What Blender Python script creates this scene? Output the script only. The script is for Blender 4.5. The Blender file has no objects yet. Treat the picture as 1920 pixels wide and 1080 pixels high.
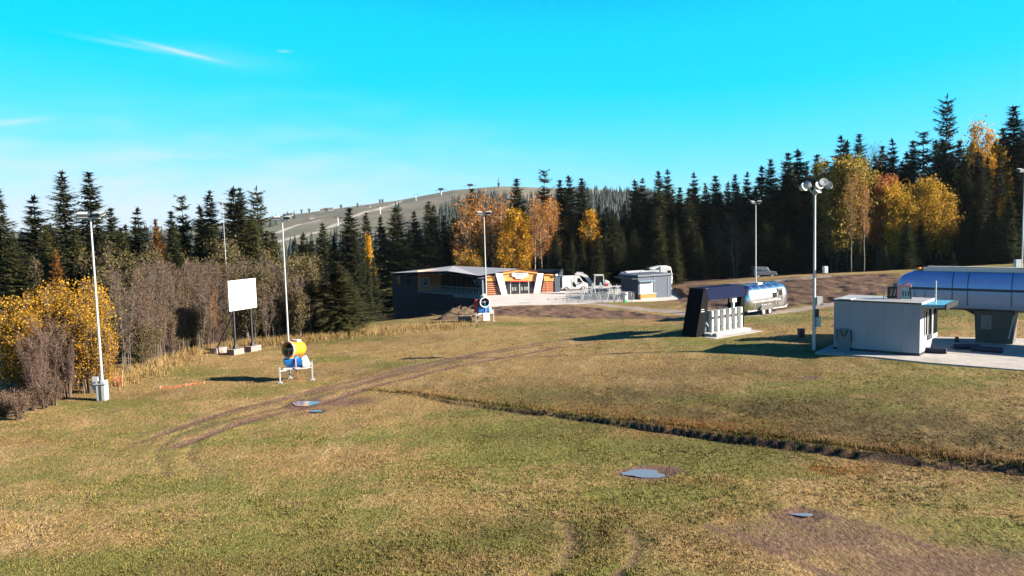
import bpy, bmesh, math, random
import numpy as np
from mathutils import Vector, Matrix

# ------------------------------------------------------------------ camera, sky, sun, exposure
SC = bpy.context.scene
COL = SC.collection
CAMZ, FPX = 9.5, 1500.0
PITCH, ROLL = math.radians(5.0), math.radians(1.5)
cam_data = bpy.data.cameras.new("camera")
cam_data.sensor_width = 36.0
cam_data.lens = 36.0 * FPX / 1920.0
cam_data.clip_start, cam_data.clip_end = 0.5, 40000.0
cam = bpy.data.objects.new("camera", cam_data)
COL.objects.link(cam)
CAMR = Matrix.Rotation(math.pi / 2 - PITCH, 3, 'X') @ Matrix.Rotation(-ROLL, 3, 'Z')
cam.matrix_world = Matrix.Translation((0, 0, CAMZ)) @ CAMR.to_4x4()
SC.camera = cam

SUN_EL = math.radians(23.0)
SUN_DIR = Vector((math.cos(SUN_EL) * math.cos(math.radians(-14)), math.cos(SUN_EL) * math.sin(math.radians(-14)), math.sin(SUN_EL)))
sun_data = bpy.data.lights.new("sun", 'SUN')
sun_data.energy = 5.0
sun_data.angle = math.radians(0.5)
sun_data.color = (1.0, 0.90, 0.76)
sun = bpy.data.objects.new("sun", sun_data)
COL.objects.link(sun)
sun.rotation_euler = SUN_DIR.to_track_quat('Z', 'Y').to_euler()
sun.location = (60, -20, 60)

world = bpy.data.worlds.new("World")
SC.world = world
world.use_nodes = True
wt = world.node_tree
for n in list(wt.nodes): wt.nodes.remove(n)
def wn(t, **k):
    n = wt.nodes.new(t)
    for a, b in k.items(): setattr(n, a, b)
    return n
SKY_R0, SKY_RK, SKY_G, SKY_B, SKY_P = .26, .20, .238, .36, .27
sky = wn('ShaderNodeTexSky', sky_type='NISHITA', sun_disc=False)
sky.sun_elevation = SUN_EL
sky.sun_rotation = math.atan2(SUN_DIR.x, SUN_DIR.y)
sky.altitude = 900
sky.air_density, sky.dust_density, sky.ozone_density = 1.0, 0.6, 1.0
wbg = wn('ShaderNodeBackground'); wout = wn('ShaderNodeOutputWorld')
wbg.inputs[1].default_value = 0.10
# one grade for the whole sky: this camera records it as saturated cyan
scl = wn('ShaderNodeVectorMath', operation='SCALE'); scl.inputs['Scale'].default_value = 0.10
wt.links.new(sky.outputs[0], scl.inputs[0])
ssep = wn('ShaderNodeSeparateXYZ'); wt.links.new(scl.outputs[0], ssep.inputs[0])
def wmath(op, a, b=None, c=None, clamp=False):
    n = wn('ShaderNodeMath', operation=op, use_clamp=clamp)
    for i, v in enumerate((a, b, c)):
        if v is None: continue
        if isinstance(v, (int, float)): n.inputs[i].default_value = v
        else: wt.links.new(v, n.inputs[i])
    return n.outputs[0]
scomb = wn('ShaderNodeCombineXYZ')
wt.links.new(wmath('MAXIMUM', wmath('MULTIPLY', wmath('SUBTRACT', ssep.outputs[0], SKY_R0), SKY_RK * 10), 0.0), scomb.inputs[0])
def wsmooth(v, a, b):
    n = wn('ShaderNodeMapRange', interpolation_type='SMOOTHSTEP'); n.inputs[1].default_value = a; n.inputs[2].default_value = b
    wt.links.new(v, n.inputs[0]); return n.outputs[0]
wt.links.new(wmath('MULTIPLY', wmath('MULTIPLY', wmath('POWER', ssep.outputs[1], SKY_P), SKY_G * 10), wsmooth(ssep.outputs[1], .12, .31)), scomb.inputs[1])
wt.links.new(wmath('MULTIPLY', wmath('MULTIPLY', wmath('POWER', ssep.outputs[2], SKY_P), SKY_B * 10), wsmooth(ssep.outputs[2], .10, .50)), scomb.inputs[2])
# thin clouds: direction-space masks (same from every position)
tc = wn('ShaderNodeTexCoord')
sep = wn('ShaderNodeSeparateXYZ'); wt.links.new(tc.outputs['Generated'], sep.inputs[0])
az = wmath('ARCTAN2', sep.outputs[0], sep.outputs[1])
el = wmath('ARCSINE', sep.outputs[2])
nz = wn('ShaderNodeTexNoise'); nz.inputs['Scale'].default_value = 9.0; nz.inputs['Detail'].default_value = 6
mp = wn('ShaderNodeMapping'); mp.inputs['Scale'].default_value = (1, 1, 5)
wt.links.new(tc.outputs['Generated'], mp.inputs[0]); wt.links.new(mp.outputs[0], nz.inputs[0])
def streak(a0, e0, slope, wa, we, amp):
    da = wmath('SUBTRACT', az, a0)
    t = wmath('SUBTRACT', wmath('SUBTRACT', el, e0), wmath('MULTIPLY', da, slope))
    t = wmath('ADD', t, wmath('MULTIPLY', wmath('SUBTRACT', nz.outputs[0], 0.5), we * 1.6))
    r = wmath('ADD', wmath('POWER', wmath('ABSOLUTE', wmath('DIVIDE', da, wa)), 2.0), wmath('POWER', wmath('ABSOLUTE', wmath('DIVIDE', t, we)), 2.0))
    return wmath('MULTIPLY', wmath('EXPONENT', wmath('MULTIPLY', r, -1.0)), amp)
CLOUDS = None
def pixdir(px, py):
    d = CAMR @ Vector(((px - 960) / FPX, -(py - 540) / FPX, -1)); d.normalize()
    return math.atan2(d.x, d.y), math.asin(d.z)
for (px, py, slope, wa, we, amp) in ((335, 97, -0.20, .040, .0026, .60), (245, 86, -0.13, .045, .0025, .20), (430, 112, -0.1, .07, .012, .10),
                                     (20, 229, .16, .035, .003, .38), (532, 96, 0.0, .007, .0014, .32)):
    a0, e0 = pixdir(px, py)
    s = streak(a0, e0, slope, wa, we, amp)
    CLOUDS = s if CLOUDS is None else wmath('ADD', CLOUDS, s)
# low veil of haze along the horizon, strongest to the left of the hill
a0, e0 = pixdir(60, 420)
veil = streak(a0, 0.0, 0.0, .50, .080, 1.0)
CLOUDS = wmath('ADD', CLOUDS, veil, clamp=True)
cmix = wn('ShaderNodeMix', data_type='RGBA')
wt.links.new(CLOUDS, cmix.inputs[0]); wt.links.new(scomb.outputs[0], cmix.inputs[6])
cmix.inputs[7].default_value = (1.75, 2.12, 2.38, 1)
wt.links.new(cmix.outputs[2], wbg.inputs[0]); wt.links.new(wbg.outputs[0], wout.inputs[0])

SC.view_settings.view_transform = 'Standard'
SC.view_settings.look = 'None'
SC.view_settings.gamma = 1.0
SC.view_settings.use_curve_mapping = False
SC.view_settings.exposure = 2.1
SC.cycles.use_denoising = True
SC.cycles.max_bounces = 6
SC.cycles.transparent_max_bounces = 8

# ------------------------------------------------------------------ helpers: numbers
RNG = np.random.default_rng(7)
random.seed(7)

def hash2(ix, iy, s):
    h = (ix.astype(np.int64) * 374761393 + iy.astype(np.int64) * 668265263 + s * 1442695041) & 0xffffffff
    h = ((h ^ (h >> 13)) * 1274126177) & 0xffffffff
    return ((h ^ (h >> 16)) & 0xffff) / 65535.0
def vnoise(x, y, s=0):
    ix, iy = np.floor(x), np.floor(y)
    fx, fy = x - ix, y - iy
    fx, fy = fx * fx * (3 - 2 * fx), fy * fy * (3 - 2 * fy)
    a, b = hash2(ix, iy, s), hash2(ix + 1, iy, s)
    c, d = hash2(ix, iy + 1, s), hash2(ix + 1, iy + 1, s)
    return (a * (1 - fx) + b * fx) * (1 - fy) + (c * (1 - fx) + d * fx) * fy
def fbm(x, y, s=0, o=4):
    t, a, n = 0, .5, 0
    for i in range(o):
        t = t + a * vnoise(x * 2 ** i + 17.3 * i, y * 2 ** i + 5.1 * i, s + i); n += a; a *= .5
    return t / n
def sstep(a, b, x):
    t = np.clip((x - a) / (b - a), 0, 1)
    return t * t * (3 - 2 * t)

def ray(px, py):
    return np.array(CAMR @ Vector(((px - 960) / FPX, -(py - 540) / FPX, -1.0)))
def at(px, py, Y):                      # world point seen at this pixel, Y metres ahead
    d = ray(px, py); t = Y / d[1]
    return np.array((d[0] * t, Y, CAMZ + d[2] * t))
def atz(px, py, z):                     # world point seen at this pixel at height z
    d = ray(px, py); t = (z - CAMZ) / d[2]
    return np.array((d[0] * t, d[1] * t, z))
# ------------------------------------------------------------------ terrain height
_ctrl = [atz(*c) for c in (
    (193, 750, 0.0), (540, 717, 0.0), (540, 645, -.3), (430, 662, -.2), (0, 790, 0.0), (230, 690, -.2), (905, 603, -.4),
    (620, 628, -.5), (750, 607, -.7), (1000, 600, -.6), (1000, 582, -1.2), (910, 576, -2.0), (1050, 570, -2.0),
    (1170, 562, -2.0), (1262, 560, -1.9), (1200, 577, -1.0), (1290, 585, -.6), (1300, 632, .6), (1390, 622, .6),
    (1400, 590, .3), (1475, 580, .45), (1563, 653, .9), (1730, 668, .9), (1920, 692, .9), (1860, 645, .9),
    (700, 735, 0.0), (950, 770, 0.05), (1400, 830, .15), (1900, 885, .2), (1500, 690, .75), (1200, 700, .45),
    (100, 1080, .25), (960, 1080, .25), (1900, 1080, .35), (960, 900, .1), (400, 900, .1), (1500, 950, .2), (960, 660, .05), (1700, 760, .75))]
_ctrl += [at(*c) for c in ((1500, 556, 80), (1500, 519, 104), (1680, 512, 104), (1850, 497, 100), (1330, 530, 118))]
_ctrl += [np.array(c, float) for c in (
    (-60, 45, -.5), (-60, 90, -3), (-25, 95, -3), (-90, 120, -5), (-35, 130, -6.5), (-20, 108, -6.2), (-19, 137, -7.4), (-14, 118, -6.9), (0, 160, -6), (-40, 200, -11), (-100, 200, -12),
    (-9.5, 128, -4.0), (3, 122, -2.2), (12, 122, -2.1), (24, 125, -2.1), (40, 150, -2.3), (60, 150, -1.5), (5, 140, -2.6), (20, 190, -4),
    (70, 170, 0), (85, 140, -.6), (100, 150, .8), (110, 110, 2.2), (60, 60, 1.6), (70, 85, 2.2), (45, 40, .9), (40, 20, .6), (-40, 20, .2), (0, 8, .4), (60, 210, 0), (120, 200, 5))]
_ctrl = np.array(_ctrl)
def _tps(r2):
    return np.where(r2 > 1e-9, r2 * np.log(np.maximum(r2, 1e-9)), 0) * .5
def _fit(P, lam=6.0):
    n = len(P); d2 = ((P[:, None, :2] - P[None, :, :2]) ** 2).sum(-1)
    A = np.zeros((n + 3, n + 3)); A[:n, :n] = _tps(d2) + lam * np.eye(n)
    A[:n, n] = 1; A[:n, n + 1:] = P[:, :2]; A[n, :n] = 1; A[n + 1:, :n] = P[:, :2].T
    return np.linalg.solve(A, np.concatenate([P[:, 2], np.zeros(3)]))
_w = _fit(_ctrl)
def _near(x, y):
    x, y = np.broadcast_arrays(np.asarray(x, float), np.asarray(y, float))
    out = np.empty(x.size); xf, yf = x.ravel(), y.ravel()
    for i in range(0, xf.size, 40000):
        xa, ya = xf[i:i + 40000], yf[i:i + 40000]
        d2 = (xa[:, None] - _ctrl[None, :, 0]) ** 2 + (ya[:, None] - _ctrl[None, :, 1]) ** 2
        out[i:i + 40000] = _tps(d2) @ _w[:-3] + _w[-3] + _w[-2] * xa + _w[-1] * ya
    return out.reshape(x.shape)
# far hill: crest seen against the sky, 1500 m away
_crest_px = [(-400, 437), (0, 436), (200, 434), (300, 431), (400, 423), (470, 413), (520, 406), (547, 402), (608, 394), (672, 385), (745, 376), (850, 357), (935, 350), (985, 351), (1040, 353), (1100, 354), (1170, 360), (1250, 380), (1400, 390), (2300, 380)]
_cp = np.array([at(a, b, 1500.0) for a, b in _crest_px])
_caz = np.arctan2(_cp[:, 0], _cp[:, 1]); _chz = _cp[:, 2]
def _far(x, y):
    a = np.arctan2(x, y); r = np.hypot(x, y); H = np.interp(a, _caz, _chz)
    D = 1500.0 / np.cos(np.clip(a, -1.2, 1.2))
    base = np.interp(a, [-1.5, -.6, -.3, 0, .3, .6, 1.5], [-16, -14, -14, -12, -8, 2, 5])
    t = np.clip((r - 350) / np.maximum(D - 350, 1), 0, 1)
    up = base + (H - base) * (0.45 * t + 0.55 * sstep(0, 1, t))
    dn = H - (H + 70) * sstep(1.0, 2.6, r / D)
    z = np.where(r < D, up, dn)
    return z + (fbm(x / 90, y / 90, 3) - .5) * 10 * sstep(350, 700, r) * (1 - .75 * sstep(1100, 1400, r))
def smooth_h(x, y):
    x = np.asarray(x, float); y = np.asarray(y, float)
    r = np.hypot(x, y); m = sstep(190, 330, r)
    rc = np.minimum(1, 215 / np.maximum(r, 1)); n = _near(x * rc, np.maximum(y * rc, -15))
    n = np.clip(n, -14, 14)
    return n * (1 - m) + _far(x, y) * m

def poly(pts_px, z=None):
    return np.array([hit0(*p)[:2] for p in pts_px])
def hit0(px, py):                       # where the pixel's ray meets the smooth terrain
    d = ray(px, py); ts = np.concatenate([np.linspace(12, 240, 900), np.geomspace(241, 2600, 900)]) / d[1]
    g = CAMZ + d[2] * ts - smooth_h(d[0] * ts, d[1] * ts)
    k = np.argmax(g < 0)
    if g[k] >= 0: k = len(ts) - 1
    t = ts[k] if k == 0 else ts[k - 1] + (ts[k] - ts[k - 1]) * g[k - 1] / (g[k - 1] - g[k])
    return np.array((d[0] * t, d[1] * t, CAMZ + d[2] * t))
def pdist(x, y, P, signed=False):       # distance to a polyline (and the side, + on its far side)
    best = np.full(x.shape, 1e9); sg = np.ones(x.shape); tt = np.zeros(x.shape); L = 0
    for (a, b) in zip(P[:-1], P[1:]):
        dx, dy = b - a; l2 = dx * dx + dy * dy
        t = np.clip(((x - a[0]) * dx + (y - a[1]) * dy) / l2, 0, 1)
        d = np.hypot(x - a[0] - t * dx, y - a[1] - t * dy)
        m = d < best
        best = np.where(m, d, best); sg = np.where(m, np.sign(dx * (y - a[1]) - dy * (x - a[0])), sg)
        tt = np.where(m, L + t * math.sqrt(l2), tt); L += math.sqrt(l2)
    return (best * sg, tt) if signed else best

DITCH = poly([(690, 733), (800, 745), (865, 756), (960, 771), (1190, 799), (1400, 829), (1600, 855), (1760, 873), (1925, 889), (2100, 905)])
TRACK_A = poly([(300, 812), (420, 772), (540, 742), (660, 712), (800, 679), (960, 651), (1100, 630), (1290, 607)])
TRACK_B = poly([(330, 838), (450, 792), (590, 757), (700, 724), (840, 689), (1000, 660), (1130, 640)])
TRACK_C = poly([(520, 747), (640, 727), (760, 694), (900, 664), (1010, 648)])
TRACK_D = poly([(420, 790), (560, 752), (690, 716), (820, 683), (950, 658)])
TRACK_E = poly([(250, 830), (380, 790), (500, 756), (620, 724), (760, 690), (900, 664)])
LOOP_A = poly([(520, 770), (400, 790), (330, 815), (290, 850), (310, 890)])
LOOP_B = poly([(560, 775), (430, 800), (370, 825), (350, 855), (380, 880), (440, 885)])
ARCS = [poly([(1060, 990), (1075, 1020), (1050, 1060), (1020, 1085)]), poly([(1175, 990), (1195, 1020), (1180, 1060), (1150, 1085)])]
LINE_T = poly([(300, 688), (420, 680), (540, 668), (700, 655), (860, 650), (960, 640)])
ROWS = [poly([(1330, 985), (1440, 1030), (1560, 1085)]), poly([(1450, 965), (1600, 1020), (1760, 1085)]), poly([(1500, 955), (1700, 1010), (1900, 1070)]), poly([(1390, 1000), (1520, 1060), (1560, 1090)])]
GRAVEL2 = poly([(1365, 532), (1420, 528.5), (1480, 524.5), (1540, 519)])
GRAVEL = poly([(1040, 566), (1120, 571), (1200, 579), (1290, 587), (1400, 592), (1480, 582), (1560, 571), (1640, 560)])
PUD = [(hit0(572, 756), .66, .46), (hit0(590, 770), .42, .13), (hit0(1207, 887), .80, .31), (hit0(1506, 964), .36, .09)]
POLYPADS = []  # (polygon, z, soft edge)
PADS = []      # (centre, radius, z): spots levelled for things that stand on them
def height(x, y, micro=True):
    x = np.asarray(x, float); y = np.asarray(y, float); z = smooth_h(x, y)
    r = np.hypot(x, y); near = 1 - sstep(140, 220, r)
    d, t = pdist(x, y, DITCH, True)
    wob = (vnoise(t / 3.1, t * 0, 5) - .5) * .5 + (fbm(x / .9, y / .9, 6, 3) - .5) * .22
    dd = d + wob
    amp = .4 * sstep(0, 4, t) + .6 * sstep(5, 22, t)
    # a bank: the far side stands 0.25 m higher behind a cut face with a shallow channel at its foot
    z = z + amp * (.24 * sstep(-.04, .09, dd) * (1 - sstep(.5, 8, dd)) - .06 * np.exp(-((dd + .15) / .18) ** 2))
    for P, w, dep in ((TRACK_A, .26, .06), (TRACK_B, .28, .07), (TRACK_C, .22, .06), (TRACK_D, .2, .04), (TRACK_E, .2, .04), (LOOP_A, .25, .03), (LOOP_B, .25, .03), (LINE_T, .2, .08), (ARCS[0], .22, .025), (ARCS[1], .22, .03)):
        e = pdist(x, y, P)
        z = z - dep * near * np.exp(-(e / w) ** 2) + .4 * dep * near * np.exp(-((e - 2 * w) / w) ** 2)
    if micro:
        m = np.ones(x.shape)
        for (c, a, b) in PUD: m = m * sstep(.6, 1.3, np.hypot((x - c[0]) / a, (y - c[1]) / (b * 2.2)))
        for (c, R, zz) in PADS: m = m * sstep(R, R + 2.0, np.hypot(x - c[0], y - c[1]))
        z = z + near * m * ((fbm(x / 1.7, y / 1.7, 11, 3) - .5) * .14 + (fbm(x / 6, y / 6, 12, 2) - .5) * .16)
        # turned earth: ploughed-looking clods on the brown slope
        brown = brown_mask(x, y)
        z = z + brown * m * (fbm(x / .8 + y * .3, y / 1.6, 14, 3) - .5) * .42
    for (c, a, b) in PUD:
        q = np.hypot((x - c[0]) / (a * 1.15), (y - c[1]) / (max(b, .3) * 1.6)); k = 1 - sstep(.8, 1.6, q)
        z = z * (1 - k) + (c[2] - .03 - .04 * (1 - sstep(.5, 1.1, q))) * k
    for (c, R, zz) in PADS:
        k = 1 - sstep(R, R + 2.5, np.hypot(x - c[0], y - c[1]))
        z = z * (1 - k) + zz * k
    for (P, zz, soft) in POLYPADS:
        k = quad_mask(x, y, P, soft); z = z * (1 - k) + zz * k
    return z
def quad_mask(x, y, P, soft):           # soft polygon mask, P in world xy
    P = np.asarray(P); inside = np.zeros(x.shape, bool); j = len(P) - 1
    for i in range(len(P)):
        c = ((P[i, 1] > y) != (P[j, 1] > y)) & (x < (P[j, 0] - P[i, 0]) * (y - P[i, 1]) / (P[j, 1] - P[i, 1] + 1e-12) + P[i, 0])
        inside ^= c; j = i
    d = pdist(x, y, np.vstack([P, P[:1]]))
    return sstep(-soft, soft, np.where(inside, d, -d))
BROWN = poly([(1262, 556), (1275, 536), (1400, 531), (1500, 520), (1690, 512), (1720, 530), (1640, 560), (1560, 568), (1480, 578), (1400, 586), (1295, 580)])
BERM = poly([(895, 592), (912, 577), (1060, 573), (1180, 582), (1290, 594), (1270, 600), (1150, 598), (1000, 594)])
def brown_mask(x, y):
    n = (fbm(x / 5, y / 5, 21) - .5) * 3
    return np.maximum(quad_mask(x + n, y + n, BROWN, 2.0), quad_mask(x + n * .4, y + n * .4, BERM, 1.2))
def hit(px, py):
    d = ray(px, py); p0 = hit0(px, py); ts = (p0[1] + np.linspace(-3, 3, 241)) / d[1]
    g = CAMZ + d[2] * ts - height(d[0] * ts, d[1] * ts); k = np.argmax(g < 0); t = ts[k]
    return np.array((d[0] * t, d[1] * t, height(np.array([d[0] * t]), np.array([d[1] * t]))[0]))
def hz(x, y): return float(height(np.array([float(x)]), np.array([float(y)]))[0])
# ------------------------------------------------------------------ materials
MATS = {}
def nodes_of(name):
    m = bpy.data.materials.new(name); m.use_nodes = True
    nt = m.node_tree; b = nt.nodes['Principled BSDF']
    return m, nt, b
def mat(name, col, rough=.6, metal=0., var=.12, scale=6., bump=0., bscale=40., spec=.4, dirt=None, dirt_amt=.35):
    if name in MATS: return MATS[name]
    m, nt, b = nodes_of(name)
    b.inputs['Roughness'].default_value = rough; b.inputs['Metallic'].default_value = metal
    b.inputs['Specular IOR Level'].default_value = spec
    tc = nt.nodes.new('ShaderNodeTexCoord'); n = nt.nodes.new('ShaderNodeTexNoise')
    n.inputs['Scale'].default_value = scale; n.inputs['Detail'].default_value = 6
    nt.links.new(tc.outputs['Object'], n.inputs[0])
    r = nt.nodes.new('ShaderNodeValToRGB')
    c0 = [max(0, c * (1 - var)) for c in col]; c1 = [min(1, c * (1 + var)) for c in col]
    r.color_ramp.elements[0].position = .3; r.color_ramp.elements[1].position = .7
    r.color_ramp.elements[0].color = (*c0, 1); r.color_ramp.elements[1].color = (*c1, 1)
    nt.links.new(n.outputs[0], r.inputs[0]); out = r.outputs[0]
    if dirt:
        n2 = nt.nodes.new('ShaderNodeTexNoise'); n2.inputs['Scale'].default_value = scale * .35; n2.inputs['Detail'].default_value = 8
        mp = nt.nodes.new('ShaderNodeMapping'); mp.inputs['Scale'].default_value = (1, 1, .35)
        nt.links.new(tc.outputs['Object'], mp.inputs[0]); nt.links.new(mp.outputs[0], n2.inputs[0])
        r2 = nt.nodes.new('ShaderNodeValToRGB'); r2.color_ramp.elements[0].position = .5; r2.color_ramp.elements[1].position = .75
        r2.color_ramp.elements[1].color = (dirt_amt,) * 3 + (1,)
        nt.links.new(n2.outputs[0], r2.inputs[0])
        mx = nt.nodes.new('ShaderNodeMix'); mx.data_type = 'RGBA'
        nt.links.new(r2.outputs[0], mx.inputs[0]); nt.links.new(out, mx.inputs[6]); mx.inputs[7].default_value = (*dirt, 1)
        out = mx.outputs[2]
    nt.links.new(out, b.inputs['Base Color'])
    if bump:
        n3 = nt.nodes.new('ShaderNodeTexNoise'); n3.inputs['Scale'].default_value = bscale; n3.inputs['Detail'].default_value = 4
        bp = nt.nodes.new('ShaderNodeBump'); bp.inputs['Strength'].default_value = bump; bp.inputs['Distance'].default_value = .05
        nt.links.new(tc.outputs['Object'], n3.inputs[0]); nt.links.new(n3.outputs[0], bp.inputs['Height']); nt.links.new(bp.outputs[0], b.inputs['Normal'])
    MATS[name] = m
    return m
def glass_mat(name, col, rough=.05):
    if name in MATS: return MATS[name]
    m, nt, b = nodes_of(name)
    b.inputs['Base Color'].default_value = (*col, 1); b.inputs['Roughness'].default_value = rough; b.inputs['Specular IOR Level'].default_value = .8
    MATS[name] = m
    return m

# meadow: vertex attributes green / soil / rust / gravel on the sheet, noise does the rest
STRAW, STRAW2 = (.132, .080, .026), (.275, .180, .075)
GREEN, GREEN2 = (.050, .062, .009), (.108, .124, .022)
SOIL, SOIL2 = (.070, .039, .025), (.150, .092, .062)
RUST = (.125, .046, .008)
GRAV = (.27, .22, .19)
def meadow_material(name, blades=False):
    m, nt, b = nodes_of(name)
    b.inputs['Roughness'].default_value = .9; b.inputs['Specular IOR Level'].default_value = .15
    geo = nt.nodes.new('ShaderNodeNewGeometry')
    def attr(n):
        a = nt.nodes.new('ShaderNodeAttribute'); a.attribute_name = n; return a.outputs['Fac']
    def noise(s, d=5, sc=(1, 1, 1), rough=.55):
        n = nt.nodes.new('ShaderNodeTexNoise'); n.inputs['Scale'].default_value = s; n.inputs['Detail'].default_value = d; n.inputs['Roughness'].default_value = rough
        mp = nt.nodes.new('ShaderNodeMapping'); mp.inputs['Scale'].default_value = sc
        nt.links.new(geo.outputs['Position'], mp.inputs[0]); nt.links.new(mp.outputs[0], n.inputs[0])
        return n.outputs[0]
    def ramp(v, p0, p1, c0=(0, 0, 0), c1=(1, 1, 1)):
        r = nt.nodes.new('ShaderNodeValToRGB'); e = r.color_ramp.elements
        e[0].position, e[1].position = p0, p1; e[0].color, e[1].color = (*c0, 1), (*c1, 1)
        nt.links.new(v, r.inputs[0]); return r.outputs[0]
    def mix(f, a, bb, blend='MIX'):
        n = nt.nodes.new('ShaderNodeMix'); n.data_type = 'RGBA'; n.blend_type = blend
        for i, v in ((0, f), (6, a), (7, bb)):
            if isinstance(v, tuple): n.inputs[i].default_value = (*v, 1)
            elif isinstance(v, (int, float)): n.inputs[i].default_value = v
            else: nt.links.new(v, n.inputs[i])
        return n.outputs[2]
    def mth(op, a, bb):
        n = nt.nodes.new('ShaderNodeMath'); n.operation = op; n.use_clamp = True
        for i, v in enumerate((a, bb)):
            if isinstance(v, (int, float)): n.inputs[i].default_value = v
            else: nt.links.new(v, n.inputs[i])
        return n.outputs[0]
    if blades:
        fine = attr('tone')
    else:
        fine = ramp(noise(9, 7, (1, .45, 1), .68), .33, .67)
    straw = mix(fine, STRAW, STRAW2); green = mix(fine, GREEN, GREEN2)
    straw = mix(mth('MULTIPLY', ramp(noise(.55, 6, (1, .45, 1), .62), .48, .66), .75), straw, mix(fine, (.17, .108, .045), (.32, .225, .115)))
    straw = mix(mth('MULTIPLY', ramp(noise(.8, 6, (1, .5, 1), .65), .52, .7), .6), straw, mix(fine, (.075, .045, .018), (.14, .088, .038)))
    g = mth('ADD', attr('green'), mth('MULTIPLY', ramp(noise(1.6, 6, (1, .7, 1), .65), .35, .7), .6))
    g = mth('SUBTRACT', g, .25)
    col = mix(g, straw, green)
    col = mix(mth('MULTIPLY', attr('heath'), ramp(noise(1.1, 6, (1, .6, 1), .65), .2, .5)), col, mix(fine, (.034, .025, .008), (.078, .056, .019)))
    col = mix(mth('MULTIPLY', attr('rust'), ramp(noise(2.2, 6), .3, .65)), col, RUST)
    if not blades:
        soil = mix(ramp(noise(5, 8, (1, 1, 1), .7), .35, .7), SOIL, SOIL2)
        s = mth('MULTIPLY', ramp(mth('ADD', mth('MULTIPLY', attr('soil'), 1.0), mth('MULTIPLY', mth('SUBTRACT', noise(3.2, 7, (1, 1, 1), .7), .5), .9)), .33, .62), ramp(attr('soil'), .02, .12))
        col = mix(s, col, soil)
        col = mix(ramp(mth('ADD', attr('bank_dark'), mth('MULTIPLY', mth('SUBTRACT', noise(4, 6, (1, 1, 1), .7), .5), .8)), .35, .65), col, mix(fine, (.022, .014, .009), (.055, .035, .023)))  # dark bank edge is set by this colour, not by the relief
        grav = mix(ramp(noise(14, 6), .3, .7), tuple(c * .7 for c in GRAV), GRAV)
        col = mix(ramp(mth('ADD', attr('gravel'), mth('MULTIPLY', mth('SUBTRACT', noise(1.2, 6), .5), .5)), .4, .6), col, grav)
        dk = ramp(noise(15, 6, (1, .45, 1), .75), .3, .6, (.42, .40, .40), (1.25, 1.25, 1.25))
        col = mix(1.0, col, dk, 'MULTIPLY')
        far = attr('far')
        fcol = mix(ramp(noise(.02, 6, (1, .4, 1)), .35, .65), (.118, .106, .074), (.092, .098, .064))
        fcol = mix(ramp(noise(.006, 5), .45, .6), fcol, (.15, .125, .095))
        fcol = mix(attr('road'), fcol, (.36, .32, .28))
        col = mix(far, col, fcol)
        bp = nt.nodes.new('ShaderNodeBump'); bp.inputs['Strength'].default_value = .8; bp.inputs['Distance'].default_value = .10
        nt.links.new(noise(7, 6, (1, .6, 1), .65), bp.inputs['Height']); nt.links.new(bp.outputs[0], b.inputs['Normal'])
    nt.links.new(col, b.inputs['Base Color'])
    MATS[name] = m
    return m

GREENS = [(800, 890, 9, 3, .55), (1150, 930, 4, 1.6, .95), (950, 818, 2.2, 1.0, 1.0), (250, 1060, 5, 1.5, .6), (1000, 1010, 5, 1.6, .55), (1120, 1060, 3, 1.2, .6),
          (960, 770, 5, 1.1, .75), (1090, 795, 5, 1.0, .5), (1600, 880, 6, 1.4, .5), (640, 920, 4, 1.3, .5), (470, 960, 6, 2, .35), (1260, 880, 7, 2.0, .35), (1380, 640, 6, 3, .35), (1850, 590, 6, 5, .6),
          (120, 760, 4, 1.2, .45), (620, 640, 6, 3, .35), (1450, 600, 8, 2.5, .35), (1450, 660, 8, 3, .25), (1700, 505, 14, 10, .3), (1880, 500, 9, 8, .6), (1760, 560, 6, 6, .6), (1300, 760, 9, 3, .45), (1600, 790, 8, 2.5, .4), (1750, 830, 6, 2, .3), (1150, 830, 8, 1.5, .4)]
SOILS_AND_SHADOW = [(1560, 1010, 4.6, 2.4, .58), (1780, 1060, 5.0, 2.2, .6), (1450, 985, 3, 1.2, .5), (1700, 965, 3.5, 1.3, .36), (640, 752, 2.6, 1.4, .75), (560, 775, 3.2, 1.0, .4), (720, 800, 4, 1.2, .3), (680, 840, 3.5, 1.2, .3), (980, 650, 9, 3, .28), (1150, 655, 9, 3, .2), (1200, 720, 9, 3, .16),
         (1560, 770, 10, 3.5, .15), (1850, 720, 7, 3, .18), (1250, 640, 6, 2, .2), (250, 800, 7, 2.0, .22), (1518, 709, .55, .35, 1.6), (850, 780, 5, 1.5, .25)]  # the tiny strongest blob is a dark shadow patch painted as soil
RUSTS = [(1560, 880, 1.7, .55, 1.3), (1340, 805, 4.0, .8, .5), (1180, 770, 3, .8, .35), (40, 830, 3, 1, .4), (1300, 900, 2, .6, .4)]
HEATH = [(1150, 745, 7, 3, .9), (1400, 775, 8, 3, 1.0), (1650, 805, 8, 3, 1.0), (1850, 835, 6, 2.5, 1.0), (1300, 700, 8, 3, .5), (1000, 730, 5, 2.5, .6), (1750, 740, 8, 3, .5), (880, 720, 5, 2, .4), (1100, 1000, 5, 1.6, .5), (760, 1040, 4, 1.2, .45), (420, 1075, 4, 1.2, .4), (940, 815, 1.6, .7, .6), (700, 690, 8, 3, .3), (300, 740, 6, 2, .25)]
def blobs(x, y, L):
    t = np.zeros(x.shape)
    for (px, py, a, b, k) in L:
        c = hit0(px, py); t = np.maximum(t, k * np.exp(-((x - c[0]) / a) ** 2 - ((y - c[1]) / b) ** 2))
    return t
HILLROADS = [poly([(600, 431), (618, 426), (650, 414.6), (668, 405), (714, 390.6), (752, 376.5)]), poly([(490, 462), (518, 454), (547, 446), (575, 440), (612, 432)]), poly([(520, 436), (560, 421), (600, 412)])]
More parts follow.
